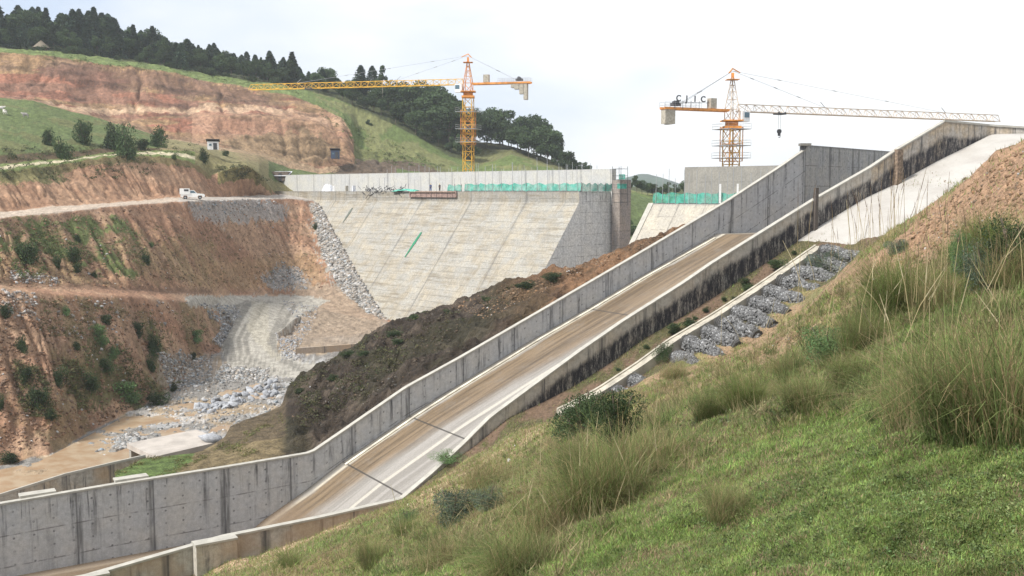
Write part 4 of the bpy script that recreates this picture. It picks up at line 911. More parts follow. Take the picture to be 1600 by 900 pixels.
for i, px in enumerate((1098, 1117, 1150)):
    o = wpst if i == 0 else wpst.copy()
    if i: COL.objects.link(o)
    q_ = -(px-1017)/5.35-17.5; o.location = dp(q_, .05, -2.2); tag(o, ['leftmost white post rising from the green net on the smaller dam', 'middle white post rising from the green net on the smaller dam', 'right white post in the green net next to the spillway wall'][i], 'post', 'white posts on the smaller dam')
g = NG('green_net'); o_ = g.obj(); nn_ = g.noise(o_, 1.2, 5, .7); g.l(g.mix(g.ramp(nn_, .35, .65), (.03, .26, .19), (.10, .42, .34)), g.b.inputs['Base Color'])
tr = g.n('ShaderNodeBsdfTransparent'); ms = g.n('ShaderNodeMixShader'); g.l(g.ramp(g.noise(o_, .5, 4), .35, .65, .55, .92), ms.inputs[0]); g.l(tr.outputs[0], ms.inputs[1]); g.l(g.b.outputs[0], ms.inputs[2]); g.l(ms.outputs[0], g.out.inputs[0]); NET = g.m
def net(q0, q1, z0, h, label, off=-.35, posts=8):
    r = empty('net_fence'); tag(r, label, 'net fence', 'green safety nets on the dam'); n = int(abs(q1-q0)/.5)+1; V = []
    for i in range(n+1):
        q = q0+(q1-q0)*i/n; sag = .14*math.sin(i*.9)+random.uniform(-.08, .08)
        for k in range(5): f = k/4; V.append(dp(q, off+.12*math.sin(i*1.3+k)+random.uniform(-.04, .04), z0+(h+sag)*f))
    mk('net', V, gridfaces(n+1, 5), NET, r)
    pm = MB()
    for i in range(posts): q = q0+(q1-q0)*(i+.02)/(posts-.96); MB().bar(dp(q, off-.1, z0-.1), dp(q, off-.1, z0+h+.25), .05, 5).build('fence_post', DARK, r)
    MB().bar(dp(q0, off, z0+.03), dp(q1, off, z0+.03), .09, 5).build('toe_board', DARK, r)
net(-.2, 33.5, -.12, 1.55, 'long green net along the crest of the big pale dam face', posts=10)
net(34.5, 39, -.12, 1.35, 'short tattered green net hanging at the left end of the long one', posts=3)
net(-17.8, -60, -2.38, 1.9, 'bright green net along the crest of the smaller dam section', posts=10)
cn_ = empty('net_fence'); tag(cn_, 'short green net turning the corner at the broken end of the big dam', 'net fence', 'green safety nets on the dam')
V = [dp(-.35, -.3-10.2*i/20, -.12+1.5*k/4+.05*math.sin(i*1.7)*k) for i in range(21) for k in range(5)]; mk('net', V, gridfaces(21, 5), NET, cn_)
for i in range(5): MB().bar(dp(-.4, -.4-2.5*i, -.2), dp(-.4, -.4-2.5*i, 1.6), .05, 5).build('fence_post', DARK, cn_)
sct = empty('scaffold_tower'); tag(sct, 'small scaffold tower wrapped in green net at the broken end of the big dam', 'scaffold')
mb = MB(); cs_ = [np.array(dp(-3.2+x, -9+y, 0)) for x, y in ((-1.1, -1.1), (-1.1, 1.1), (1.1, 1.1), (1.1, -1.1))]
for i, c_ in enumerate(cs_):
    mb.bar((c_[0], c_[1], -3), (c_[0], c_[1], 4.9), .06)
    for z_ in (-2.4, -.6, 1.2, 3.0, 4.4): n_ = cs_[(i+1) % 4]; mb.bar((c_[0], c_[1], z_), (n_[0], n_[1], z_), .05)
mb.build('frame', DARK, sct); mb = MB(); cc = dp(-3.2, -9, 0)
for z_ in (.9, 2.8): mb.box((cc[0]+.35, cc[1]-.6, z_), (1.5, 1.2, 1.0), Matrix.Rotation(.5*z_, 3, 'Z'))
mb.build('net', NET, sct)
FORM = plain('formwork_red', (.27, .19, .165), .8, var=.35, scale=2); TARPG = plain('green_tarp', (.10, .36, .28), .7, var=.4, scale=2); TARPW = plain('white_tarp', (.62, .64, .68), .7, var=.15)
fo = empty('formwork'); tag(fo, 'long reddish formwork panel fixed under the crest right of the green tarpaulin', 'formwork')
boxq(35.5, 51.5, .42, .05, -1.5, -.1, 'panel', FORM, fo); boxq(35.8, 51.2, .75, .05, -.35, -.22, 'walkboard', plain('board', (.33, .25, .19), .8), fo)
for i in range(9): MB().bar(dp(36.5+i*1.8, .45, -2.2), dp(36.5+i*1.8, .45, .0), .05).build('strut', DARK, fo)
rb = MB()
for i in range(110):
    q = random.uniform(53, 70); a = random.uniform(-.5, .5); p_ = np.array(dp(q, random.uniform(-.8, .5), random.uniform(-.9, .8))); d_ = np.array([*(AX*random.uniform(-1, 1)), random.uniform(-.6, .6)]); rb.bar(p_, p_+d_*random.uniform(.8, 2.4), random.uniform(.04, .09), 4)
tag(rb.build('debris_heap', DARK), 'tangled heap of dark bars and planks on the crest of the big dam', 'scrap heap', kind='thing')
def cloth(name, q, off, z, L, W, H, mat, label, cat):
    V = []; n, m = 14, 8
    for i in range(n):
        for j in range(m):
            x = i/(n-1)*2-1; y = j/(m-1)*2-1; r_ = max(0, 1-(abs(x)**2.5+abs(y)**2.5)*.8)
            V.append(dp(q+x*L/2, off+y*W/2, z+H*math.sqrt(r_)*(1+random.uniform(-.22, .22))))
    return tag(mk(name, V, gridfaces(n, m), mat), label, cat)
cloth('tarpaulin', 53.5, -.4, -.2, 8.5, 2.2, .55, TARPG, 'crumpled pale green tarpaulin on the dam crest beside the dark scrap heap', 'tarpaulin')
cloth('tarpaulin', 87, -2.5, -1.1, 3.2, 3, 2.5, TARPW, 'white tarpaulin bundle at the left end of the dam crest', 'tarpaulin')
for i in range(3): tag(MB().box(dp(83-i*4.2, -1.2-(i % 2), .5), (.5+.25*i, .3, 1.5), Matrix.Rotation(.5*i, 3, 'Z')).box(dp(83-i*4.2, -1.2-(i % 2), -.2), (.9+.25*i, .5, .25)).build('marker_post', [WHITE, CWT, TARPW][i]), ['white leaning board next to the white tarpaulin bundle', 'grey block standing between two pale boards on the dam crest', 'pale upright board left of the dark scrap heap'][i], 'board')
def drape(q0, h0, q1, h1, wd, mat, label):
    V = []; n = 16
    for i in range(n):
        t = i/(n-1); q = q0+(q1-q0)*t; h = h0+(h1-h0)*t; ww = wd*(.35+.65*math.sin(math.pi*min(.97, t+.12)))*random.uniform(.8, 1.1)
        for s_ in (-.5, .5): V.append(dp(q+s_*ww, .8*(h-2.4)+.10, -h+.06))
    tag(mk('cloth_strip', V, gridfaces(n, 2), mat), label, 'cloth')
def face_hit(px, py):
    d = ray(px, py); n3 = np.array([AN[0], AN[1], .8]); c0 = n3 @ np.array([A0[0], A0[1], -2.4]); p = d*(c0/(n3 @ d)); return (p[:2]-A0) @ AX, -p[2]
a_, b_ = face_hit(659, 363), face_hit(633, 402); drape(a_[0], a_[1], b_[0], b_[1], .8, plain('green_cloth', (.03, .20, .11), .8), 'dark green cloth strip hanging in the middle of the pale dam face')
a_, b_ = face_hit(551, 325), face_hit(536, 348); drape(a_[0], a_[1], b_[0], b_[1], .7, plain('grey_cloth', (.12, .14, .12), .8), 'short dark grey cloth strip near the upper left of the dam face')

# ------------------------------------------------------------------ people and animals (skinned figures)
def skin(name, verts, edges, radii, mat, parent=None, sub=1):
    me = bpy.data.meshes.new(name); me.from_pydata(verts, edges, []); o = bpy.data.objects.new(name, me); COL.objects.link(o)
    m = o.modifiers.new('s', 'SKIN'); 
    for i, r in enumerate(radii): me.skin_vertices[0].data[i].radius = (r, r)
    me.skin_vertices[0].data[0].use_root = True
    s = o.modifiers.new('u', 'SUBSURF'); s.levels = sub; s.render_levels = sub
    dg = bpy.context.evaluated_depsgraph_get(); m2 = bpy.data.meshes.new_from_object(o.evaluated_get(dg)); bpy.data.objects.remove(o)
    m2.materials.clear(); m2.materials.append(mat); r = obj(name, m2, parent); return r
def person(loc, rz, shirt, trousers, label):
    r = empty('person', loc, rz); tag(r, label, 'person', 'workers on the dam crest')
    skinm = plain('skin', (.16, .09, .06), .7)
    v = [(0, 0, .95), (0, 0, 1.2), (0, 0, 1.42), (0, 0, 1.52), (0, .01, 1.66), (-.19, 0, 1.40), (-.25, .02, 1.12), (-.22, .12, .90), (.19, 0, 1.40), (.26, .02, 1.12), (.24, .10, .90), (-.10, 0, .90), (-.12, .03, .50), (-.12, 0, .08), (-.12, .14, .04), (.10, 0, .90), (.14, -.03, .50), (.16, -.05, .08), (.16, .09, .04)]
    e = [(0, 1), (1, 2), (2, 3), (3, 4), (2, 5), (5, 6), (6, 7), (2, 8), (8, 9), (9, 10), (0, 11), (11, 12), (12, 13), (13, 14), (0, 15), (15, 16), (16, 17), (17, 18)]
    rd = [.15, .14, .15, .06, .11, .075, .05, .04, .075, .05, .04, .10, .075, .05, .045, .10, .075, .05, .045]
    skin('body', v, e, rd, skinm, r)
    skin('shirt', [(0, 0, .98), (0, 0, 1.2), (0, 0, 1.43), (-.19, 0, 1.41), (-.26, .02, 1.12), (.19, 0, 1.41), (.27, .02, 1.12)], [(0, 1), (1, 2), (2, 3), (3, 4), (2, 5), (5, 6)], [.175, .17, .16, .095, .068, .095, .068], shirt, r)
    skin('trousers', [(0, 0, .98), (-.10, 0, .88), (-.12, .03, .50), (-.12, 0, .12), (.10, 0, .88), (.14, -.03, .50), (.16, -.05, .12)], [(0, 1), (1, 2), (2, 3), (0, 4), (4, 5), (5, 6)], [.17, .12, .095, .075, .12, .095, .075], trousers, r)
    MB().ball((0, .01, 1.74), .125, sq=(1, 1.1, .75)).build('hard_hat', plain('hat', (.6, .45, .1), .4), r, True)
    return r
BLU = plain('blue_overalls', (.03, .08, .25), .8); NAV = plain('dark_clothes', (.035, .035, .045), .8)
pw = lambda px: (lambda q: (q[0], q[1], -.14))(onplane(px, 295, A0+AN*-7.5, AN))
p = pw(673); person(p, .4, BLU, BLU, 'person in blue overalls standing on the dam crest, left of the pair'); p = pw(687); person(p, 2.6, NAV, NAV, 'person in dark clothes standing on the dam crest, right of the pair')
def sheep(loc, rz, col, label):
    v = [(0, 0, .62), (.32, 0, .64), (-.34, 0, .60), (.50, 0, .74), (.66, 0, .86), (.82, 0, .80), (.30, .13, .42), (.31, .13, .2), (.31, .13, 0.02), (.30, -.13, .42), (.33, -.13, .2), (.35, -.13, .02), (-.34, .13, .42), (-.42, .13, .24), (-.36, .13, .02), (-.34, -.13, .42), (-.43, -.13, .24), (-.38, -.13, .02), (-.52, 0, .55)]
    e = [(0, 1), (0, 2), (1, 3), (3, 4), (4, 5), (1, 6), (6, 7), (7, 8), (1, 9), (9, 10), (10, 11), (2, 12), (12, 13), (13, 14), (2, 15), (15, 16), (16, 17), (2, 18)]
    rd = [.27, .25, .25, .15, .12, .06, .09, .045, .035, .09, .045, .035, .10, .05, .035, .10, .05, .035, .04]
    o = skin('sheep', v, e, rd, plain('wool', col, .95), None, 1); o.location = loc; o.rotation_euler = (0, 0, rz); o.scale = (1.35,)*3; tag(o, label, 'sheep', 'sheep grazing on the green hillside')
for px, py, rz, c_, lb in ((2, 174, .5, (.62, .60, .55), 'white sheep at the very left edge of the green hillside'), (8, 178, 2.4, (.60, .58, .52), 'second white sheep just right of the edge on the green hillside'), (40, 184, 3.3, (.32, .30, .28), 'grey sheep grazing alone on the green hillside')):
    sheep(tuple(ground_at(px, py)), rz, c_, lb)

# ------------------------------------------------------------------ white off-road vehicle on the bench road
gp = ground_at(301, 311.5); vr = empty('parked_car', (gp[0], gp[1], gp[2]+.02), .30); tag(vr, 'white off-road vehicle with a box body parked on the gravel bench road', 'car'); VW = plain('car_white', (.78, .78, .76), .35, var=.05)
def hull(sec, y0, y1, mat, name, parent, tum=.06):        # side outline in x,z extruded across
    n = len(sec); zt_ = max(z for x, z in sec); zb_ = min(z for x, z in sec)
    V = []
    for s_ in (y0, y1):
        for x, z in sec: V.append((x, s_*(1-tum*(z-zb_)/(zt_-zb_)), z))
    F = [tuple(range(n))[::-1], tuple(range(n, 2*n))] + [(i, (i+1) % n, n+(i+1) % n, n+i) for i in range(n)]
    return mk(name, V, F, mat, parent)
body = hull([(2.45, .55), (2.5, .95), (2.3, 1.12), (1.35, 1.22), (.95, 1.25), (.35, 1.90), (-.55, 1.93), (-.55, 1.1), (-2.3, 1.1), (-2.4, .55), (-1.9, .5), (-1.75, .8), (-1.1, .8), (-.95, .5), (1.0, .5), (1.15, .8), (1.85, .8), (2.0, .5)], -.9, .9, VW, 'body', vr)
for s_ in (-1, 1):
    mk('side_window', [(.75, s_*.885, 1.30), (.28, s_*.862, 1.80), (-.40, s_*.862, 1.80), (-.40, s_*.885, 1.30)], [(0, 1, 2, 3) if s_ > 0 else (3, 2, 1, 0)], GLASS, body)
mk('windscreen', [(.985, -.76, 1.29), (.985, .76, 1.29), (.42, .76, 1.88), (.42, -.76, 1.88)], [(0, 1, 2, 3)], GLASS, body)
bx = MB().box((-1.5, 0, 1.66), (2.05, 1.92, 1.22), taper=.97).build('box_body', VW, vr); bx.data.materials[0] = VW
for s_ in (-1, 1): MB().box((-1.2, s_*.955, 1.9), (.9, .05, .40)).build('side_window', DARK, bx)
MB().box((-2.53, 0, 1.9), (.04, 1.0, .45)).build('rear_window', DARK, bx)
for x in (-1.42, 1.5):
    for s_ in (-1, 1):
        wh = MB().bar((x, s_*.66, .38), (x, s_*.94, .38), .38, 16).build('wheel', plain('tyre', (.02, .02, .02), .9), vr); MB().bar((x, s_*.93, .38), (x, s_*.96, .38), .2, 10).build('rim', GREY, wh)
for s_ in (-1, 1): MB().box((2.47, s_*.68, .88), (.06, .3, .18)).build('headlight', plain('lamp_glass', (.7, .7, .65), .2), vr)
MB().box((2.52, 0, .6), (.14, 1.7, .2)).build('bumper', DARK, vr)

# ------------------------------------------------------------------ small buildings
THATCH = plain('thatch', (.17, .145, .11), .95, var=.35, scale=4, bump=.6); MUD = plain('mud_wall', (.22, .16, .11), .95)
gp = ground_at(61, 79); hu = empty('thatched_hut', (gp[0], gp[1]+2, gp[2]-.4)); tag(hu, 'round thatched hut in front of the dark hilltop wood', 'hut')
MB().bar((0, 0, 0), (0, 0, 2.2), 2.0, 16).build('wall', MUD, hu); MB().bar((0, 0, 1.9), (0, 0, 4.6), 3.1, 18, .12).build('roof', THATCH, hu); MB().box((.3, -1.98, .95), (.8, .15, 1.8)).build('door', DARK, hu)
def shed(px, py, Y, w_, d_, h_, rz, wallm, roofm, label, name='shed', slope=.5, openw=False):
    b = P(px, py, Y); r = empty(name, (b[0], b[1], b[2]-.1), rz); tag(r, label, 'shed' if name == 'shed' else 'hut')
    MB().box((0, 0, h_/2), (w_, d_, h_)).build('wall', wallm, r)
    mk('roof', [(-w_/2-.3, -d_/2-.35, h_+.02+slope), (w_/2+.3, -d_/2-.35, h_+.02+slope), (w_/2+.3, d_/2+.3, h_+.02), (-w_/2-.3, d_/2+.3, h_+.02), (-w_/2-.3, -d_/2-.35, h_+.14+slope), (w_/2+.3, -d_/2-.35, h_+.14+slope), (w_/2+.3, d_/2+.3, h_+.14), (-w_/2-.3, d_/2+.3, h_+.14)],
       [(3, 2, 1, 0), (4, 5, 6, 7), (0, 1, 5, 4), (1, 2, 6, 5), (2, 3, 7, 6), (3, 0, 4, 7)], roofm, r)
    MB().box((w_*.2, -d_/2-.03, h_*.42), (.9, .06, h_*.8)).build('door', DARK, r)
    MB().box((-w_*.22, -d_/2-.03, h_*.6), (.6, .06, .5)).build('window', GLASS, r)
    return r
shed(333, 233.5, 258, 2.7, 2.4, 2.0, .25, plain('white_wall', (.72, .71, .70), .8), plain('dark_roof', (.10, .09, .09), .7), 'small white hut with a dark sloping roof at the end of the upper path', 'small_hut')
shed(524, 247.5, 329, 2.6, 2.4, 2.6, .1, plain('dark_blue_sheet', (.05, .07, .12), .6), plain('dark_roof2', (.05, .05, .06), .7), 'dark blue shed standing at the foot of the red cut')
w2 = shed(433, 282, 296, 7.2, 4, 2.6, -.05, plain('shade_timber', (.14, .11, .09), .9, var=.4), plain('pale_roof', (.55, .57, .62), .5, var=.25, scale=1.5), 'long low shed with a pale metal roof at the left end of the dam', slope=-1.3)

# ------------------------------------------------------------------ vegetation
def cards(Pn, size, mat_col, name='leaves', asp=1.0, droop=None):
    """one small quad per point with random facing"""
    n = len(Pn); a = RNG.normal(size=(n, 3)); a /= np.linalg.norm(a, axis=1)[:, None]
    b = RNG.normal(size=(n, 3)); b -= (b*a).sum(1)[:, None]*a; b /= np.linalg.norm(b, axis=1)[:, None]
    if droop is not None: a[:, 2] = a[:, 2]*.4 + droop; a /= np.linalg.norm(a, axis=1)[:, None]
    s = (size*(0.6+0.8*RNG.random(n)))[:, None] if np.isscalar(size) else size[:, None]
    V = np.stack([Pn-a*s*asp-b*s*.5, Pn-a*s*.2*asp+b*s*.55, Pn+a*s*asp, Pn+a*s*.1-b*s*.5], 1).reshape(-1, 3)
    return V, np.arange(4*n).reshape(n, 4)
def tree_obj(name, crown_V, crown_F, trunk, crownm, trunkm, label, cat, group=None):
    r = empty(name); tag(r, label, cat, group); trunk.build('trunk', trunkm, r); mk('crown', crown_V, crown_F, crownm, r); return r
BARK = plain('bark', (.13, .105, .08), .95, var=.3, scale=6); BARKP = plain('pale_bark', (.34, .30, .26), .9, var=.3, scale=5)
CONM = leafm('conifer_leaf', (.038, .064, .038), trans=.15); BRDM = leafm('broad_leaf', (.056, .088, .038), trans=.25); BSHM = leafm('bush_leaf', (.052, .082, .034), trans=.2); BSHL = leafm('bright_bush_leaf', (.115, .19, .075), trans=.25); BSHG = leafm('grey_bush_leaf', (.115, .15, .105), trans=.2)
def conifer(H=16, R=2.6, n=2600, seed=0):
    rg = np.random.default_rng(seed); t = rg.random(n)**1.25; t = .12+.88*t
    ph = rg.random(n)*2*math.pi; wh = .72+.28*np.abs(np.sin(t*H*2.0+seed)); lob = .5+1.0*vnoise(np.cos(ph)*2+seed, np.sin(ph)*2+t*5)
    rr = R*1.25*np.minimum(1, (1-t)**(.62+.12*(seed % 3)))*wh*lob*(.35+.65*rg.random(n)**.5)+.12
    p = np.stack([np.cos(ph)*rr, np.sin(ph)*rr, t*H-rr*.22], -1); V, F = cards(p, .42, None, droop=-.25, asp=1.2)
    tk = MB(); tk.bar((0, 0, -1), (0, 0, H*.97), .22, 6, .03)
    for k in range(16): z_ = H*(.15+.05*k); a = k*2.4; tk.bar((0, 0, z_), (math.cos(a)*R*(1-z_/H)*.9, math.sin(a)*R*(1-z_/H)*.9, z_-.2), .05, 3, .02)
    return V, F, tk
def broad(H=11, R=4.2, n=3200, lobes=11, seed=0, size=.34, bare=.28, sparse=1.0, trunk_r=.2):
    rg = np.random.default_rng(seed+50); ls = []; tk = MB(); tk.bar((0, 0, -.8), (0, 0, H*.5), trunk_r, 7, trunk_r*.6)
    for k in range(lobes):
        a = k*2.4+rg.random(); f = rg.random()**.7; z_ = H*(bare+.1+(1-bare-.22)*rg.random()); sp = math.sqrt(max(.1, 1-((z_/H-.55)/.5)**2))
        c = np.array([math.cos(a)*R*.62*f*sp, math.sin(a)*R*.62*f*sp, z_]); r_ = R*(.26+.24*rg.random())
        ls.append((c, r_)); tk.bar((0, 0, H*(bare*.6+.2*rg.random())), tuple(c), trunk_r*.4, 4, .03)
    pts = []
    for c, r_ in ls:
        m = int(n*sparse/lobes); d = rg.normal(size=(m, 3)); d /= np.linalg.norm(d, axis=1)[:, None]; rad = r_*(.55+.5*rg.random(m)**.6)*(.75+.5*vnoise(d[:, 0]*3+c[0], d[:, 1]*3+c[1], d[:, 2]*3+seed+.5))
        q = c+d*rad[:, None]*np.array([1, 1, .78]); pts.append(q)
    V, F = cards(np.concatenate(pts), size, None); return V, F, tk
def mesh_variant(gen, crownm, trunkm, **k):
    V, F, tk = gen(**k); return meshdata('crown', V, F, crownm), meshdata('trunk', tk.V, tk.F, trunkm)
CONS = [mesh_variant(conifer, CONM, BARK, H=16, R=r_, seed=i) for i, r_ in enumerate((3.4, 4.2, 2.8, 4.6, 3.8))]
BRDS = [mesh_variant(broad, BRDM, BARK, seed=i, H=11, R=4.2+.4*i) for i in range(5)]
BRDP = [mesh_variant(broad, BRDM, BARKP, seed=i+9, H=13, R=3.4, lobes=8, bare=.5, sparse=.4) for i in range(2)]
def bushgen(seed=0, n=2600, size=.07, flat=.8):
    V, F, tk = broad(H=1.6, R=1.35, n=n, lobes=15, seed=seed, size=size, bare=.02, trunk_r=.05, sparse=.9); V[:, 2] = V[:, 2]*flat; return V, F, tk
BSHS = [mesh_variant(bushgen, BSHM, BARK, seed=i+20) for i in range(4)]; NBS = [mesh_variant(bushgen, BSHM, BARK, seed=i+60, n=9000, size=.032) for i in range(3)]; NBL_ = [mesh_variant(bushgen, BSHL, BARK, seed=i+70, n=8000, size=.03) for i in range(2)]; NBG = [mesh_variant(bushgen, BSHG, BARK, seed=i+80, n=9000, size=.028) for i in range(2)]; BSLS = [mesh_variant(bushgen, BSHL, BARK, seed=i+30) for i in range(2)]; BSGS = [mesh_variant(bushgen, BSHG, BARK, seed=i+40) for i in range(2)]
def plant(variant, name, loc, sc, rz, label, cat, group=None):
    r = empty(name, tuple(loc), rz); r.scale = sc if hasattr(sc, '__len__') else (sc,)*3; tag(r, label, cat, group)
    obj('crown', variant[0], r); obj('trunk', variant[1], r); return r
sil = ([-60, 0, 45, 90, 140, 170, 215, 250, 270, 293, 310, 345, 370, 400, 425, 458, 485, 505, 530, 575, 600, 620, 650, 690, 710, 725, 760, 785, 810, 835, 860, 880, 897, 910],
       [8, 9, 10, 18, 16, 24, 40, 43, 56, 64, 72, 68, 78, 88, 83, 88, 118, 108, 127, 125, 128, 133, 136, 142, 158, 180, 182, 180, 196, 195, 215, 238, 250, 262])
def ridge_pt(px, f):      # point between the wood's front edge and the crest
    d = np.abs(VPX-px) + (VB != 13+int(f >= 1))*1e3; 
    a = [t for t in (V14, V15)]
    y14 = np.interp(px, [t[0] for t in V14], [t[1] for t in V14]); Y14 = np.interp(px, [t[0] for t in V14], [t[2] for t in V14])
    y15 = np.interp(px, [t[0] for t in V15], [t[1] for t in V15]); Y15 = np.interp(px, [t[0] for t in V15], [t[2] for t in V15])
    A = P(px, y14, Y14); Bp = P(px, y15, Y15); return A*(1-f)+Bp*f
k = 0
for row, f in enumerate((.10, .34, .58, .80, .99)):
    for px in np.arange(-40, 478, 12.5):
        pxx = px+random.uniform(-5, 5)+row*3.3; b = ridge_pt(pxx, f+random.uniform(-.06, .06))
        _, by = proj(b); ty = np.interp(pxx, *sil); Ht = (by-ty)/1600*b[1]*random.uniform(.66, 1.10); Ht = min(max(Ht, 6.0), 18)
        if row == 0: Ht = min(Ht, random.uniform(7, 11))
        if pxx > 300 and row == 1 and random.random() < .3: continue
        tall = Ht > 11
        if random.random() < (.6 if row == 0 else .4):
            sc = Ht*.85/11; plant(BRDS[k % 5], 'broadleaf_tree', b-np.array([0, 0, .4]), (sc*.9, sc*.9, sc), random.uniform(0, 6.3), 'rounded leafy tree standing among the conifers of the hilltop wood', 'tree', 'leafy trees of the hilltop wood'); k += 1; continue
        plant(CONS[k % 5], 'conifer_tree', b-np.array([0, 0, .4]), (Ht/16*1.25, Ht/16*1.25, Ht/16), random.uniform(0, 6.3),
              ('tall dark conifer in the dense hilltop wood' if tall else 'lower dark conifer at the edge of the hilltop wood'), 'conifer', 'conifers of the hilltop wood'); k += 1
for px, top, by, Y, lab in ((504, 108, 134, 440, 'single dark conifer between the hilltop wood and the two paired conifers'), (564, 103, 136, 440, 'left of two paired dark conifers above the crane jib tip'), (582, 104, 136, 440, 'right of two paired dark conifers above the crane jib tip'), (457, 83, 130, 440, 'slender ragged conifer standing above the end of the hilltop wood'), (293, 62, 100, 430, 'pointed conifer rising where the hilltop wood thins out')):
    b = P(px, by, Y); Ht = (by-top)/1600*Y+1.5; plant(CONS[k % 5], 'conifer_tree', b-np.array([0, 0, 1.5]), (Ht/16*1.5, Ht/16*1.5, Ht/16), k, lab, 'conifer', 'conifers of the hilltop wood'); k += 1
for row, f in enumerate((.06, .32, .58, .85)):
    for px in np.arange(496, 905, 17):
        pxx = px+random.uniform(-6, 6)+row*4
        if 742 < pxx < 880 and row < 1: continue
        if 742 < pxx < 800 and row < 2 : continue
        b = ridge_pt(pxx, f+random.uniform(-.07, .07)); _, by = proj(b); ty = np.interp(pxx, *sil); Ht = (by-ty)/1600*b[1]*random.uniform(.88, 1.38); Ht = min(max(Ht, 5.0), 19)
        if row == 0: Ht = min(Ht, random.uniform(6, 10))
        sc = Ht/11; plant(BRDS[k % 5], 'broadleaf_tree', b-np.array([0, 0, .5]), (sc*1.05, sc*1.05, sc), random.uniform(0, 6.3), ('dark leafy tree in the wood running down the grassy hill behind the left crane' if pxx < 745 else 'dark leafy tree on the skyline right of the left crane'), 'tree', 'leafy trees of the slope wood'); k += 1
for px, top, by, Y, v_, wsc, lab in ((598, 100, 160, 430, 0, .55, 'tall thin pale-barked tree with a sparse crown near the jib tip'), (688, 140, 200, 440, 1, 1.1, 'sparse open-crowned tree just left of the left crane mast'), (885, 238, 268, 430, 0, 1.0, 'small tree leaning out at the right end of the wood')):
    b = P(px, by, Y); sc = (by-top)/1600*Y/13; plant(BRDP[v_], 'sparse_tree', b, (sc*wsc, sc*wsc, sc), 1.0+k, lab, 'tree'); k += 1
plant(BRDS[1], 'broadleaf_tree', P(577, 203, 395)-np.array([0, 0, .4]), .40, 1.2, 'small round tree alone on the grass strip beside the red cut', 'tree')
gp = P(988, 379, 292); plant(BRDS[2], 'broadleaf_tree', gp, (.52, .52, .58), .4, 'lone dark tree standing in the gap between the two dam sections', 'tree')
for i, (px, py, h) in enumerate(((984, 296, 3.5), (995, 297, 5.5), (1003, 300, 4.5), (1012, 303, 4.5), (1020, 305, 4.5), (1030, 306, 4), (1042, 305, 5), (1056, 304, 4), (1070, 303, 5), (975, 294, 2))):
    plant(BRDS[i % 5], 'broadleaf_tree', P(px, py, 380)-np.array([0, 0, .6]), h/11*1.1, i, 'dark tree of the row across the far valley, seen through the dam gap', 'tree', 'trees seen through the dam gap')
# bushes: px, py of the foot, width px, height px, what sets each apart
BL = [(98, 246, 34, 34, 0, 'dark bush above the dark bank at the left of four on the green hill'), (76, 226, 22, 26, 0, 'small dark bush leaning over the larger one on the green hill'), (131, 226, 38, 38, 0, 'round dark bush standing alone on the green hill'), (176, 232, 36, 44, 0, 'tall left half of the largest dark bush clump on the green hill'), (196, 242, 44, 50, 0, 'broad right half of the largest dark bush clump on the green hill'), (246, 230, 34, 32, 0, 'right dark bush of the green hill, near the white hut'), (222, 234, 30, 18, 0, 'low bush between the largest clump and the right bush of the green hill'),
      (319, 252, 20, 24, 0, 'dark bush directly below the small white hut'), (272, 247, 12, 10, 0, 'tiny dark bush on the rim of the upper cut'), (352, 244, 16, 10, 0, 'low bush right of the small white hut'),
      (45, 403, 38, 34, 0, 'largest dark bush on the slope under the bench road'), (30, 388, 22, 22, 0, 'small bush touching the largest one under the bench road'), (88, 404, 20, 24, 0, 'narrow dark bush beside the largest one under the bench road'), (116, 406, 30, 28, 0, 'round dark bush in the middle of the slope under the bench road'), (120, 424, 18, 16, 0, 'small dark bush low down below the round one'), (147, 428, 12, 12, 0, 'tiny greyish bush near the lower bench'), (227, 403, 22, 20, 0, 'dark bush alone in the middle of the bare slope'), (121, 366, 12, 12, 0, 'tiny dark bush high on the slope under the bench road'), (236, 378, 12, 10, 1, 'tiny green bush above the one alone on the bare slope'), (493, 355, 12, 12, 0, 'tiny bush beside the rubble chute'),
      (103, 488, 14, 14, 1, 'small green bush near the top of the lower river bank'), (157, 530, 30, 30, 1, 'bright green bush in the middle of the lower river bank'), (165, 502, 22, 14, 0, 'dark bush above the bright green one on the river bank'), (119, 542, 16, 14, 0, 'small dull bush left of the bright green one on the river bank'), (176, 556, 24, 20, 1, 'green bush just below the bright green one on the river bank'), (164, 574, 32, 22, 0, 'wide dark bush low on the river bank'), (215, 512, 26, 22, 0, 'dark bush on the right part of the river bank'), (238, 548, 24, 34, 0, 'tall dark bush hanging at the right of the river bank'), (234, 566, 26, 24, 0, 'dark bush under the tall hanging one'), (305, 528, 26, 16, 1, 'green bush near the right end of the river bank'), (302, 564, 12, 14, 0, 'tiny dark bush at the edge of the gravel fan'), (272, 610, 16, 16, 0, 'small dark bush at the foot of the river bank'), (90, 590, 30, 30, 0, 'dull bush in the gully left of the bank middle'), (40, 592, 24, 26, 0, 'dull bush in the left gully of the river bank'), (60, 632, 40, 36, 0, 'broad dull bush low in the left gully'), (80, 655, 22, 20, 0, 'small bush at the bottom of the left gully'), (2, 640, 14, 26, 0, 'bush cut by the left picture edge near the river'), (16, 722, 34, 20, 0, 'low dark bush on the near river edge'), (8, 495, 24, 24, 0, 'dull bush high at the left edge of the river bank'), (36, 545, 20, 30, 0, 'narrow dull bush in a gully at the left'), (140, 600, 44, 30, 0, 'wide low bush above the river stones'), (200, 618, 50, 30, 1, 'wide yellowish bush above the stream boulders'), (245, 630, 40, 22, 0, 'low bush at the right foot of the river bank')]
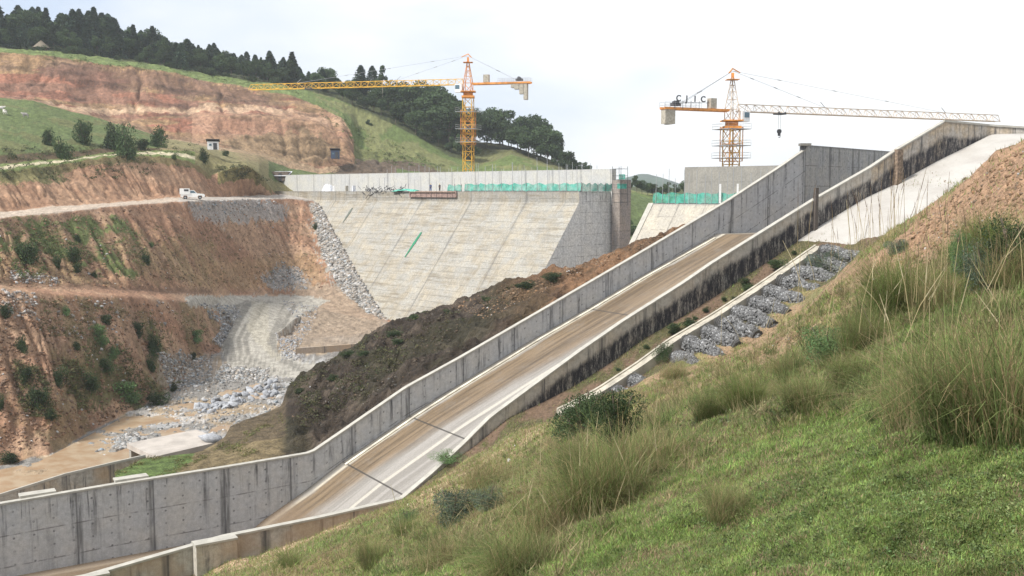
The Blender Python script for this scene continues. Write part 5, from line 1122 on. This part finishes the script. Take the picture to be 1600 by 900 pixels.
for i, (px, py, wpx, hpx, br, lab) in enumerate(BL):
    b = ground_at(px, py); Yd = b[1]; ws = wpx/1600*Yd/2.3; hs_ = hpx/1600*Yd/1.2
    plant((BSLS if br else BSHS)[i % (2 if br else 4)], 'bush', b-np.array([0, 0, .25*hs_]), (ws, ws, hs_), i*1.3, lab, 'bush', 'bushes on the far bank')
for i in range(26):      # scrub along the wood edge and along the ridge crest
    px = random.uniform(20, 470); b = ridge_pt(px, random.uniform(-.05, .04)); sc = random.uniform(1.2, 2.4); plant(BSHS[i % 4], 'bush', b-np.array([0, 0, .3]), sc, i, 'low bush along the green strip in front of the hilltop wood', 'bush', 'bushes of the hilltop strip')
for i in range(15):
    px = random.uniform(465, 880); cy = np.interp(px, [t[0] for t in R2 if t[1]], [t[1] for t in R2 if t[1]]); b = ground_at(px, cy+random.uniform(2, 26)+(10 if i % 3 == 0 else 0), RGP); sc = random.uniform(.5, 1.2)
    plant(BSHS[i % 4], 'bush', b-np.array([0, 0, .3]), (sc*1.3, sc*1.3, sc*.8), i, 'low dark bush on the rocky ridge beside the spillway', 'bush', 'bushes on the rocky ridge')

# ------------------------------------------------------------------ loose stone
_t = (1+5**.5)/2
ICO = np.array([(-1, _t, 0), (1, _t, 0), (-1, -_t, 0), (1, -_t, 0), (0, -1, _t), (0, 1, _t), (0, -1, -_t), (0, 1, -_t), (_t, 0, -1), (_t, 0, 1), (-_t, 0, -1), (-_t, 0, 1)])/1.9
ICF = np.array([(0, 11, 5), (0, 5, 1), (0, 1, 7), (0, 7, 10), (0, 10, 11), (1, 5, 9), (5, 11, 4), (11, 10, 2), (10, 7, 6), (7, 1, 8), (3, 9, 4), (3, 4, 2), (3, 2, 6), (3, 6, 8), (3, 8, 9), (4, 9, 5), (2, 4, 11), (6, 2, 10), (8, 6, 7), (9, 8, 1)])
def rockmesh(Pn, size, cols, name, mat, jit=.28, flat=.75):
    n = len(Pn); V = np.repeat(ICO[None], n, 0)*(1+(RNG.random((n, 12, 1))-.5)*2*jit)*(.6+.8*RNG.random((n, 1, 3)))*np.array([1, 1, flat])
    a = RNG.random(n)*6.28; b = (RNG.random(n)-.5)*1.2; ca, sa, cb, sb = np.cos(a), np.sin(a), np.cos(b), np.sin(b)
    R = np.zeros((n, 3, 3)); R[:, 0, 0] = ca; R[:, 0, 1] = -sa*cb; R[:, 0, 2] = sa*sb; R[:, 1, 0] = sa; R[:, 1, 1] = ca*cb; R[:, 1, 2] = -ca*sb; R[:, 2, 1] = sb; R[:, 2, 2] = cb
    V = np.einsum('nij,nkj->nki', R, V)*size[:, None, None]*.5 + Pn[:, None, :]
    F = (ICF[None]+12*np.arange(n)[:, None, None]).reshape(-1, 3)
    return meshdata(name, V.reshape(-1, 3), F, mat, col=np.repeat(cols, 12, 0))
ROCKM = vcol('rock', scale=3, var=.3, bump=.7, bdist=.08, scale2=12)
def sample_poly(poly, n, grid=None):
    ga = grid if grid is not None else (VG, VPX, VPY); g, a, b = ga
    m = inpoly(a, b, poly); idx = np.argwhere(m)
    w_ = (np.abs(np.gradient(a, axis=1))*np.abs(np.gradient(b, axis=0)))[m]; w_ = w_/w_.sum()
    k = idx[RNG.choice(len(idx), n, p=w_)]; p = g[k[:, 0], k[:, 1]].copy()
    k2 = np.minimum(k+1, np.array(g.shape[:2])-1); q = g[k2[:, 0], k2[:, 1]]; p += (q-p)*RNG.random((n, 1)); return p
def rubble(polys, n, smin, smax, base, label, grid=None, name='rubble', light=.5):
    Pn = np.concatenate([sample_poly(pl, n//len(polys), grid) for pl in polys]); m = len(Pn)
    sz = (smin+(smax-smin)*RNG.random(m)**3.5)*.72; c = np.array(base)*(.5+.6*RNG.random((m, 1)))*(1+np.array([.06, 0, -.06])*RNG.normal(size=(m, 1)))
    hi = RNG.random(m) < light*.2; c[hi] = np.array([.44, .43, .42])*(.8+.3*RNG.random((hi.sum(), 1)))
    tag(obj(name, rockmesh(Pn, sz, np.clip(c, 0, 1), name, ROCKM)), label, 'rubble', kind='stuff')
rubble([[(484, 318), (503, 318), (545, 398), (585, 470), (606, 500), (575, 488), (530, 450), (503, 395)]], 5200, .25, 1.5, (.33, .31, .285), 'loose grey rubble filling the edge of the dam face', light=1)
rubble([[(405, 430), (440, 408), (470, 420), (480, 455), (420, 450)], [(308, 474), (372, 480), (375, 497), (345, 505)], [(350, 500), (365, 505), (345, 540), (330, 530)], [(290, 316), (430, 312), (440, 330), (330, 332)]], 3600, .15, .9, (.30, .30, .30), 'patches of loose grey stone by the haul road', light=.8)
rubble([[(215, 645), (300, 590), (420, 580), (450, 600), (440, 650), (330, 690), (200, 690), (150, 690)], [(240, 548), (330, 560), (330, 600), (270, 618)], [(345, 575), (420, 580), (415, 600), (330, 600)], [(140, 690), (215, 680), (215, 700), (160, 722)]], 8500, .12, .95, (.31, .30, .285), 'grey stones scattered over the stream bed', light=.8)
rubble([[(440, 470), (500, 478), (470, 540), (440, 535), (460, 500)], [(470, 545), (430, 520), (440, 565), (475, 565)]], 1800, .12, .8, (.31, .31, .32), 'grey gravel bank along the inside of the haul road bend', light=.6)
rubble([[(0, 455), (55, 460), (60, 500), (10, 500)], [(100, 462), (300, 474), (230, 520), (60, 520)], [(15, 420), (90, 430), (90, 445), (15, 440)]], 900, .15, .9, (.36, .32, .29), 'pale stones lying on the upper river bank', light=1)
rubble([[(700, 480), (900, 415), (1040, 366), (1040, 374), (880, 440), (760, 500)]], 2600, .12, .55, (.24, .16, .10), 'brown broken rock along the top of the ridge', grid=RGP, light=.08)
rubble([[(452, 600), (560, 540), (700, 480), (720, 520), (640, 590), (520, 665), (455, 680)]], 2200, .12, .6, (.10, .08, .062), 'dark broken rock over the ridge', grid=RGP, light=.03)
rubble([[(1350, 440), (1450, 335), (1600, 230), (1620, 330), (1500, 370), (1400, 430), (1250, 480), (1290, 440)], [(1010, 600), (1130, 545), (1240, 470), (1250, 530), (1100, 600)]], 6000, .03, .22, (.255, .17, .11), 'crumbly brown soil clods on the spoil slope', grid=NRP, name='soil_clods', light=.15)
rubble([[(620, 795), (690, 745), (860, 655), (860, 690), (760, 740), (700, 790)], [(345, 880), (450, 845), (560, 815), (500, 850), (420, 885)]], 1500, .04, .35, (.38, .28, .18), 'small tan stones at the foot of the spillway wall', grid=NRP, light=.4)
rubble([[(-20, 462), (340, 478), (345, 560), (260, 610), (150, 665), (-20, 730)], [(-20, 345), (290, 318), (480, 318), (505, 450), (-20, 450)]], 13000, .10, .75, (.27, .17, .115), 'reddish clods and small stones strewn over the river bank and the slope above', name='soil_clods', light=.12)
# big pale boulders in the stream bed
bvar = []
for i in range(5):
    q = 260; d = RNG.normal(size=(q, 3)); d /= np.linalg.norm(d, axis=1)[:, None]
    me = rockmesh(np.zeros((1, 3)), np.array([1.6]), np.array([[.30, .31, .33]])*(.85+.08*i), 'boulder', ROCKM, jit=.5); bvar.append(me)
BB = [(315+random.uniform(-6, 120), 0) for _ in range(90)]
for i, (px, _) in enumerate(BB):
    py = np.interp(px, [310, 340, 380, 420, 450], [640, 636, 622, 610, 602])+random.uniform(-9, 9); b = ground_at(px, py); o = obj('boulder', bvar[i % 5]); sc = random.uniform(.3, 1.0)
    o.location = (b[0], b[1], b[2]+.1); o.rotation_euler = (random.random(), random.random(), random.random()*6); o.scale = (sc*1.3, sc, sc*.7); tag(o, 'angular pale blue-grey boulder in the line of boulders below the haul road', 'boulder', 'pale boulders in the stream bed')
b = onz(331, 687, -27.3); o = obj('boulder', bvar[2]); o.location = b; o.scale = (2.6, 1.6, 1.1); tag(o, 'large pale boulder resting on the end of the flat culvert slab', 'boulder')

# weeds and low scrub on the far bank: too many and too small to count
WEEDM = leafm('weed_leaf', None, var=.3, trans=.2, attr=True)
def weeds(polys, n, hmin, hmax, base, label, grid=None, name='weeds'):
    Pn = np.concatenate([sample_poly(pl, n//len(polys), grid) for pl in polys]); m = len(Pn)
    msk = fbm(Pn[:, 0]/2.5, Pn[:, 1]/3.5, 701, 4) > .47; Pn = Pn[msk]; m = len(Pn); hh = hmin+(hmax-hmin)*RNG.random(m)**2; K = 16
    off = RNG.normal(size=(m, K, 3))*hh[:, None, None]*np.array([.5, .5, .38]); off[..., 2] = np.abs(off[..., 2]); Q = (Pn[:, None, :]+off).reshape(-1, 3)
    V, F = cards(Q, np.repeat(hh, K)*.22*(.6+.8*RNG.random(m*K)), None); c = np.repeat(np.array(base)*(.55+.9*RNG.random((m, 1)))*(1+RNG.normal(size=(m, 3))*.07), K, 0); c = np.repeat(c*(.75+.5*RNG.random((m*K, 1))), 4, 0)
    tag(mk(name, V, F, WEEDM, col=np.clip(c, 0.01, 1)), label, 'weeds', kind='stuff')
weeds([[(130, 520), (250, 495), (285, 600), (200, 655), (120, 620)], [(20, 560), (70, 590), (90, 670), (30, 640)], [(180, 540), (260, 540), (270, 610), (200, 640)], [(90, 560), (120, 560), (140, 640), (110, 640)]], 1900, .2, .8, (.12, .12, .055), 'olive scrub and weeds covering the lower river bank')
weeds([[(-10, 345), (60, 342), (190, 338), (235, 380), (220, 435), (150, 425), (60, 385), (-10, 410)], [(-10, 360), (110, 350), (150, 400), (30, 440)]], 2300, .2, .6, (.12, .15, .06), 'green weeds on the slope under the bench road')
weeds([[(230, 350), (480, 330), (500, 440), (240, 440)], [(60, 470), (330, 490), (300, 540), (60, 520)]], 2600, .15, .5, (.13, .125, .06), 'thin dry weeds on the bare cut slopes')
weeds([[(0, 262), (90, 256), (200, 246), (310, 254), (300, 262), (90, 280), (0, 285)], [(335, 262), (385, 258), (420, 285), (345, 275)], [(0, 235), (320, 222), (330, 240), (0, 256)]], 2600, .25, .9, (.075, .085, .04), 'scrub along the rim of the upper cut and the path')
weeds([[(60, 80), (300, 108), (470, 138), (470, 150), (300, 122), (60, 90)], [(470, 150), (560, 200), (700, 262), (600, 262), (555, 220)]], 2600, .3, 1.0, (.10, .13, .05), 'long grass on the strip above the red cut')
weeds([[(455, 600), (520, 560), (620, 505), (720, 465), (850, 432), (850, 445), (640, 560), (520, 640), (460, 640)], [(455, 600), (620, 510), (620, 590), (470, 680)]], 2600, .15, .6, (.085, .085, .042), 'dark scrub growing over the rocky ridge', grid=RGP)
weeds([[(330, 705), (440, 645), (450, 690), (380, 715)], [(150, 740), (230, 715), (330, 712), (250, 750)]], 2200, .08, .35, (.15, .15, .06), 'dry grass between the ridge and the spillway wall', grid=RGP)
# ------------------------------------------------------------------ gabions beside the drain
gv = []
GCORE = plain('gabion_core', (.05, .048, .045), .95)
for i in range(4):
    n = 1500; x = RNG.random(n)*6.0-3.0; t = RNG.random(n)*math.pi*1.15-.25; hump = .82+.30*vnoise(x*1.1+i*9, x*0+i)+.10*np.sin(x*1.9+i)
    endf = np.sqrt(np.clip(1-(np.abs(x)/3.08)**4, .12, 1)); y = np.cos(t)*.80*hump*endf; z = np.abs(np.sin(t))**.7*np.sign(np.sin(t))*1.0*hump*endf
    c = np.array([.165, .165, .165])*(.5+.9*RNG.random((n, 1))**1.3); hi = RNG.random(n) < .06; c[hi] = [.36, .36, .365]
    gv.append(rockmesh(np.stack([x, y, z], -1), .14+.16*RNG.random(n)**1.5, np.clip(c, 0, 1), 'stones', ROCKM, flat=.9))
core = MB()
for k in range(12):
    x0, x1 = -2.9+k*.483, -2.9+(k+1)*.483; core.bar((x0, 0, .15), (x1, 0, .15), .68, 10)
corem = meshdata('core', core.V, core.F, GCORE)
wm = MB()
for k in range(21):
    x = -2.9+k*.29; pts = [(x, math.cos(a)*.84, math.sin(a)*1.06) for a in np.linspace(0, math.pi, 8)]
    for a, b in zip(pts[:-1], pts[1:]): wm.bar(a, b, .009, 3)
wirem = meshdata('wire_mesh', wm.V, wm.F, GREY)
ords = ['topmost', 'second', 'third', 'fourth', 'fifth', 'sixth', 'seventh', 'eighth', 'ninth', 'tenth', 'eleventh', 'twelfth', 'thirteenth', 'fourteenth']
ang = math.atan2(CN[1], CN[0])
for i in range(14):
    s = 35.6-i*2.03; wv = CW+5.15+2.95-(.9 if i > 10 else 0); z = base_z(s)-.50-(.1 if i > 8 else 0)
    if i in (11,): continue
    r = empty('gabion', tuple(float(t) for t in cp(s, wv, z)), ang-.12+random.uniform(-.08, .08)); r.rotation_euler[1] = .10+random.uniform(-.03, .05); r.rotation_euler[2] -= .10; r.scale = (1.14 if i < 10 else .8, .86, 1.05)
    tag(r, ords[i]+' grey stone-filled gabion counted from the pale slab down beside the drain', 'gabion', 'stone gabions stepping down beside the drain')
    obj('stones', gv[i % 4], r); obj('core', corem, r); obj('wire_mesh', wirem, r)

# ------------------------------------------------------------------ foreground grass, tussocks, shrubs
GRASSM = leafm('grass_blade', None, var=.15, trans=.45, attr=True)
def blades(Pn, L, Wd, cols, name, lean=.55, bend=None, up=None):
    n = len(Pn); a = RNG.random(n)*2*math.pi; ln = lean*RNG.random(n)**.42
    d = np.stack([np.cos(a)*ln, np.sin(a)*ln, np.sqrt(np.maximum(.05, 1-ln**2))], -1); s = np.stack([-np.sin(a+RNG.normal(size=n)*.8), np.cos(a), 0*a], -1)
    V = np.stack([Pn-s*Wd[:, None]/2, Pn+s*Wd[:, None]/2, Pn+d*L[:, None]], 1).reshape(-1, 3); F = np.arange(3*n).reshape(n, 3)
    c = np.repeat(cols, 3, 0); 
    return meshdata(name, V, F, GRASSM, col=np.clip(c, 0, 1))
g, a, b = NRP
area = np.abs(np.gradient(a, axis=1))*np.abs(np.gradient(b, axis=0)); vis = (a > -60) & (a < 1660) & (b < 930) & (b > 190)
rI = np.repeat(np.arange(g.shape[0])[:, None], g.shape[1], 1)
earth = NEARC[..., 0]/np.maximum(NEARC[..., 1], .001); wgt = area*vis*np.where(earth > 1.42, .10, 1.0)*np.where(rI > last+2, .25, 1)*(.35+fbm(g[..., 0]*1.2, g[..., 1]*1.2, 601, 3))
wgt = (wgt/wgt.sum()).ravel(); NBL = 420000
k = RNG.choice(len(wgt), NBL, p=wgt); iy, ix = np.unravel_index(k, area.shape); iy2 = np.minimum(iy+1, area.shape[0]-1); ix2 = np.minimum(ix+1, area.shape[1]-1)
f1, f2 = RNG.random((2, NBL, 1)); Pn = g[iy, ix] + (g[iy2, ix]-g[iy, ix])*f1 + (g[iy, ix2]-g[iy, ix])*f2; Dn = np.hypot(Pn[:, 0], Pn[:, 1])
tall = fbm(Pn[:, 0]/1.1, Pn[:, 1]/1.1, 603, 3); drn = sstep(.5, .64, fbm(Pn[:, 0]/1.5, Pn[:, 1]/1.5, 607, 4))*.6*(.35+.65*sstep(9, 18, Dn)) + sstep(14, 30, Dn)*.35
r_ = RNG.random(NBL); pt = fbm(Pn[:, 0]/.22, Pn[:, 1]/.22, 611, 4)[:, None]; grn = np.array([.23, .325, .095]); c = grn*(.45+.9*RNG.random((NBL, 1)))*(.35+1.3*pt); yl = r_ < (.25+drn*.8); c[yl] = np.array([.25, .25, .09])*(.6+.7*RNG.random((yl.sum(), 1))); st = r_ < (.06+drn*.55+.5*sstep(.55, .7, fbm(Pn[:, 0]/.3, Pn[:, 1]/.3, 613, 3))); c[st] = np.array([.34, .26, .16])*(.6+.7*RNG.random((st.sum(), 1)))
L = (.022+.035*RNG.random(NBL)+.09*np.clip(tall-.52, 0, 1)*RNG.random(NBL))*(1+np.clip((Dn-8)/9, 0, 5)*1.1); W_ = .007+.0012*Dn*(.5+RNG.random(NBL)*.6)*.6
m_ = blades(Pn-np.array([0, 0, .01]), L, W_, c, 'short_grass', lean=.985); tag(obj('short_grass', m_), 'short green and straw-coloured grass covering the near slope', 'grass', kind='stuff')
def tussock(n=900, H=1.0, spread=.8, straw=.3, dark=.0, seed=0, green=(.15, .205, .072), segs=4, wd=.0062, heads=0):
    rg = np.random.default_rng(seed); ph = rg.random(n)*2*math.pi; r0 = rg.random(n)**.5*.28*spread; base = np.stack([np.cos(ph)*r0, np.sin(ph)*r0, 0*ph], -1)
    sc_ = rg.integers(0, 6, n); cx = rg.normal(size=(6, 2))*.20*spread; cl_ = rg.normal(size=(6, 2))*.28; chh = .6+.55*rg.random(6)
    base[:, :2] = base[:, :2]*.6+cx[sc_]; ph2 = ph+rg.normal(size=n)*.9; L = H*(.35+.75*rg.random(n))*chh[sc_]; ln = spread*(.15+.85*rg.random(n)**1.2); out = np.stack([np.cos(ph2)+cl_[sc_, 0], np.sin(ph2)+cl_[sc_, 1], 0*ph2], -1); side = np.stack([-np.sin(ph2), np.cos(ph2), 0*ph2], -1)
    Vs = []; wob = rg.normal(size=(n, 3))*.05*H
    for k in range(segs+1):
        t = k/segs; p = base+out*(L*ln*(.35*t+.75*t*t))[:, None]+np.array([0, 0, 1.])*(L*(t*1.05-.42*ln*t*t*t*1.3))[:, None]+wob*math.sin(t*4.5); ww = wd*(1-t*.85)*(.4+1.2*rg.random(n))
        Vs += [p-side*ww[:, None]/2, p+side*ww[:, None]/2]
    V = np.stack(Vs, 1).reshape(-1, 3); k = 2*(segs+1); F = np.concatenate([(np.arange(n)*k)[:, None]+np.array([2*j, 2*j+1, 2*j+3, 2*j+2]) for j in range(segs)])
    c = np.array(green)*(.5+1.0*rg.random((n, 1))); s_ = rg.random(n) < straw; c[s_] = np.array([.32, .26, .14])*(.55+.75*rg.random((s_.sum(), 1))); 
    cc = np.repeat(c[:, None, :], k, 1); tt = np.repeat(np.arange(segs+1)/segs, 2); cc = cc*(1-dark*(1-tt))[None, :, None]; cc[..., 0] += (.05*tt)[None, :]*.6
    return meshdata('blades', V, F, GRASSM, col=np.clip(cc.reshape(-1, 3), 0, 1))
TV = [tussock(2600, 1.0, 1.15, .26, seed=1), tussock(2300, 1.0, 1.0, .18, seed=2, green=(.155, .215, .07)), tussock(1700, 1.0, 1.3, .42, seed=3), tussock(2000, 1.0, .9, .2, seed=4, green=(.11, .165, .055)), tussock(1000, 1.0, 1.15, .6, seed=5, wd=.0055)]
def near_at(px, py): return ground_at(px, py, NRP)
TL = [(1545, 690, 225, 0, 1.05, 'biggest grass tussock, green and straw, at the right edge of the near slope'), (1440, 665, 120, 2, 1.2, 'loose straw-tinged tussock leaning left beside the biggest tussock'), (1395, 490, 110, 1, 1.1, 'green tussock with pale stems below the brown spoil slope'), (1460, 480, 80, 4, 1.0, 'dry brown tussock right of the green one below the spoil slope'),
      (950, 800, 150, 0, 1.0, 'large green and brown tussock at the lower centre of the near slope'), (870, 830, 110, 4, 1.3, 'straw-coloured tussock left of the large lower centre tussock'), (1010, 740, 110, 2, 1.0, 'dry tussock just right of and behind the lower centre one'), (820, 895, 90, 0, 1.3, 'green tussock at the bottom edge left of centre'), (1160, 640, 75, 1, 1.25, 'round green tussock in the middle of the slope'), (1110, 655, 50, 3, 1.1, 'small dark tussock left of the round green one'),
      (1545, 395, 75, 1, 1.3, 'green tussock high at the right edge below the spoil'), (1590, 440, 90, 4, 1.1, 'dry stemmy tussock touching the right edge of the picture'), (1260, 640, 70, 0, 1.2, 'olive tussock between the bright shrub and the middle of the slope'), (1130, 800, 70, 2, 1.0, 'small brown tussock in the short grass right of centre'), (700, 880, 70, 4, 1.3, 'dry tussock at the bottom left of the slope'), (580, 885, 50, 0, 1.2, 'low tussock near the bottom left by the path'), (770, 760, 60, 4, 1.3, 'pale dry tussock left of the dark green shrub'), (1230, 580, 45, 4, 1.3, 'small straw tussock on the brown patch'), (1330, 600, 60, 1, 1.2, 'green tussock under the bright shrub'), (640, 840, 40, 1, 1.3, 'small green tussock in the lower left'), (450, 893, 40, 1, 1.3, 'small tussock beside the pale path at the bottom'), (900, 735, 50, 3, 1.3, 'short tussock in front of the dark green shrub'), (1060, 590, 35, 4, 1.4, 'little dry tussock near the lowest gabions'), (1350, 545, 80, 0, 1.0, 'olive tussock behind the bright shrub')]
for i, (px, py, hp, v_, ws, lab) in enumerate(TL):
    b = near_at(px, min(py, 898)); Yd = math.hypot(b[0], b[1]); h = hp/1600*Yd*1.08
    o = obj('grass_tussock', TV[v_]); o.location = (b[0], b[1], b[2]-.04); o.scale = (h*ws, h*ws, h); o.rotation_euler = (0, 0, i*2.1); tag(o, lab, 'grass tussock', 'tussocks on the near slope')
# tall seed stalks standing against the pale slab
def stalks(n, H, seed, dark=False):
    rg = np.random.default_rng(seed); mb = MB(); hd = MB()
    for i in range(n):
        x, y = rg.normal(size=2)*.42; a = rg.random()*6.28; l = rg.random()*(.16 if dark else .45); h = H*(.6+.5*rg.random()); p = [Vector((x+math.cos(a)*l*h*t*t, y+math.sin(a)*l*h*t*t, h*t)) for t in (0, .35, .7, 1)]
        for q in range(3): mb.bar(p[q], p[q+1], .0022, 3)
        hd.bar(p[2].lerp(p[3], .25), p[3]+(p[3]-p[2])*.25, .0034, 4, .001)
    return meshdata('stems', mb.V, mb.F, plain('straw_stem', (.30, .24, .13), .9)), meshdata('seed_heads', hd.V, hd.F, plain('seed_head', (.11, .075, .05) if dark else (.34, .29, .18), .9))
SV = [stalks(14, 1.0, 1, True), stalks(10, 1.0, 2, True), stalks(16, 1.0, 3, False)]
SL = [(1345, 395, 85, 0, 'dark seed stalks left of the thickest group in front of the pale slab'), (1395, 385, 95, 0, 'thickest group of dark seed stalks in front of the pale slab'), (1440, 360, 80, 1, 'dark seed stalks right of the thickest group in front of the pale slab'), (1520, 470, 130, 1, 'tall thin stalks rising over the brown spoil slope'), (1490, 430, 120, 1, 'tall sparse stalks reaching up over the upper pale slab'), (1300, 420, 80, 1, 'leaning stalks above the gabions at the slab corner'),
      (1540, 600, 170, 2, 'pale upright stalks in the biggest tussock'), (1400, 520, 120, 2, 'pale curved stalks in the tussock below the spoil'), (960, 790, 130, 2, 'pale stalks rising from the lower centre tussock'), (1590, 500, 150, 2, 'pale stalks by the right picture edge'), (840, 860, 110, 2, 'pale stalks over the straw-coloured lower tussock'), (1250, 560, 90, 2, 'pale arching stalks on the brown patch beside the gabions')]
for i, (px, py, hp, v_, lab) in enumerate(SL):
    b = near_at(px, py); Yd = math.hypot(b[0], b[1]); h = hp/1600*Yd*1.05; r = empty('seed_stalks', (b[0], b[1], b[2]-.03), i*1.1); r.scale = (max(h, 1.0)*(1.35), max(h, 1)*1.35, h); tag(r, lab, 'grass stalks', 'seed stalks on the near slope'); obj('stems', SV[v_][0], r); obj('seed_heads', SV[v_][1], r)
BLN = [(905, 690, 110, 75, NBS[0], 'dark green bushy shrub left half, at the bottom end of the drain'), (965, 690, 110, 82, NBS[1], 'dark green bushy shrub right half, at the bottom end of the drain'), (710, 815, 100, 55, NBG[0], 'low grey-green shrub on the lower left of the near slope'), (760, 800, 60, 40, NBG[1], 'smaller grey-green shrub right of the low one on the lower left'),
       (1300, 560, 95, 60, NBL_[0], 'bright green feathery shrub in the middle right of the slope'), (1500, 430, 42, 62, NBL_[1], 'tall bright green shrub below the brown spoil slope'), (1290, 425, 60, 32, NBG[0], 'grey-green shrub growing over the topmost gabions'), (1035, 568, 34, 30, NBS[2], 'small dark shrub between the lower gabions'), (1580, 430, 110, 75, NBS[2], 'shrub with a dark hollow at the right edge'), (1540, 450, 80, 60, NBG[1], 'thin grey shrub below the spoil, left of the right-edge shrub'),
       (1150, 380, 0, 0, None, ''), (700, 720, 60, 20, NBL_[0], 'low green bush at the foot of the near spillway wall'), (640, 820, 50, 22, NBL_[1], 'low green bush beside the kink of the near wall'), (1400, 395, 46, 22, NBG[0], 'small grey-green bush at the corner of the pale slab')]
for i, (px, py, wp2, hp, v_, lab) in enumerate(BLN):
    if v_ is None: continue
    b = near_at(px, py); Yd = math.hypot(b[0], b[1]); ws = wp2/1600*Yd/2.3; hs_ = hp/1600*Yd/1.15; plant(v_, 'shrub', b-np.array([0, 0, .15*hs_]), (ws, ws, hs_), i*1.7, lab, 'shrub', 'shrubs on the near slope')
TP = [(640, 800), (820, 690), (1000, 620), (1200, 530), (1330, 440), (1500, 380), (1620, 370), (1620, 690), (1480, 700), (1300, 640), (1130, 700), (960, 830), (880, 900), (470, 900)]
ct = sample_poly(TP, 750, NRP); kk = 70; pt_ = np.repeat(ct, kk, 0); Dt = np.hypot(pt_[:, 0], pt_[:, 1]); hs2 = np.repeat(.35+.9*RNG.random(len(ct))**1.5, kk)
pt_ = pt_+RNG.normal(size=pt_.shape)*np.array([.11, .11, 0])*np.repeat(.6+RNG.random((len(ct), 1)), kk, 0)-np.array([0, 0, .03]); cb = np.where(RNG.random((len(ct), 1)) < .4, np.array([[.30, .25, .14]]), np.where(RNG.random((len(ct), 1)) < .5, np.array([[.105, .135, .05]]), np.array([[.16, .205, .075]])))
cb = np.repeat(cb, kk, 0)*(.5+.9*RNG.random((len(pt_), 1))); Lt = (.12+.34*RNG.random(len(pt_)))*hs2*np.clip(Dt/14, .75, 1.6)
tag(obj('rough_grass', blades(pt_, Lt, .005+.0009*Dt*RNG.random(len(pt_)), cb, 'rough_grass', lean=.92)), 'tangled rough green and dry grass between the tussocks', 'grass', kind='stuff')
weeds([[(620, 800), (900, 640), (1000, 640), (900, 720), (700, 830), (480, 880)], [(1020, 620), (1330, 430), (1400, 470), (1250, 640), (1050, 700)], [(470, 860), (700, 780), (760, 860), (520, 900)]], 9000, .04, .13, (.13, .14, .065), 'mixed low weeds on the middle of the near slope', grid=NRP)
weeds([[(820, 720), (1000, 700), (1120, 640), (1400, 600), (1600, 640), (1620, 900), (700, 900)]], 7000, .02, .055, (.13, .17, .065), 'small broad-leaved weeds in the short grass', grid=NRP)
for i in range(16):      # weeds in the strip between the near wall and the drain
    s = 6+random.random()*31; p = cp(s, CW+.9+random.random()*2.3, base_z(s)-.15); sc = random.choice((.2, .3, .35, .5, .8))*random.uniform(.8, 1.2); plant(BSHS[i % 4], 'bush', p, (sc*1.2, sc*1.2, sc), i, 'small weed bush in the strip between the black-stained wall and the drain', 'bush', 'weeds along the drain')

# ------------------------------------------------------------------ air
hz = MB().box((200, 1380, 35), (6600, 3300, 172)); g = NG('air'); g.t.nodes.remove(g.b); pv = g.n('ShaderNodeVolumePrincipled'); pv.inputs['Color'].default_value = (.86, .92, 1, 1); pv.inputs['Density'].default_value = .00017; pv.inputs['Anisotropy'].default_value = .2
g.l(pv.outputs[0], g.out.inputs['Volume']); tag(hz.build('haze', g.m), kind='stuff')

# ------------------------------------------------------------------ put each thing's empty at its own foot
bpy.context.view_layer.update()
for o in list(SC.objects):
    if o.type == 'EMPTY' and o.parent is None and o.location.length < 1e-6 and o.children:
        lo = [1e9]*3; hi = [-1e9]*3
        for ch in o.children_recursive:
            if ch.type != 'MESH': continue
            for c_ in ch.bound_box:
                q = ch.matrix_world @ Vector(c_)
                for i in range(3): lo[i] = min(lo[i], q[i]); hi[i] = max(hi[i], q[i])
        off = Vector(((lo[0]+hi[0])/2, (lo[1]+hi[1])/2, lo[2])); o.location = off
        for ch in o.children: ch.location = ch.location - off
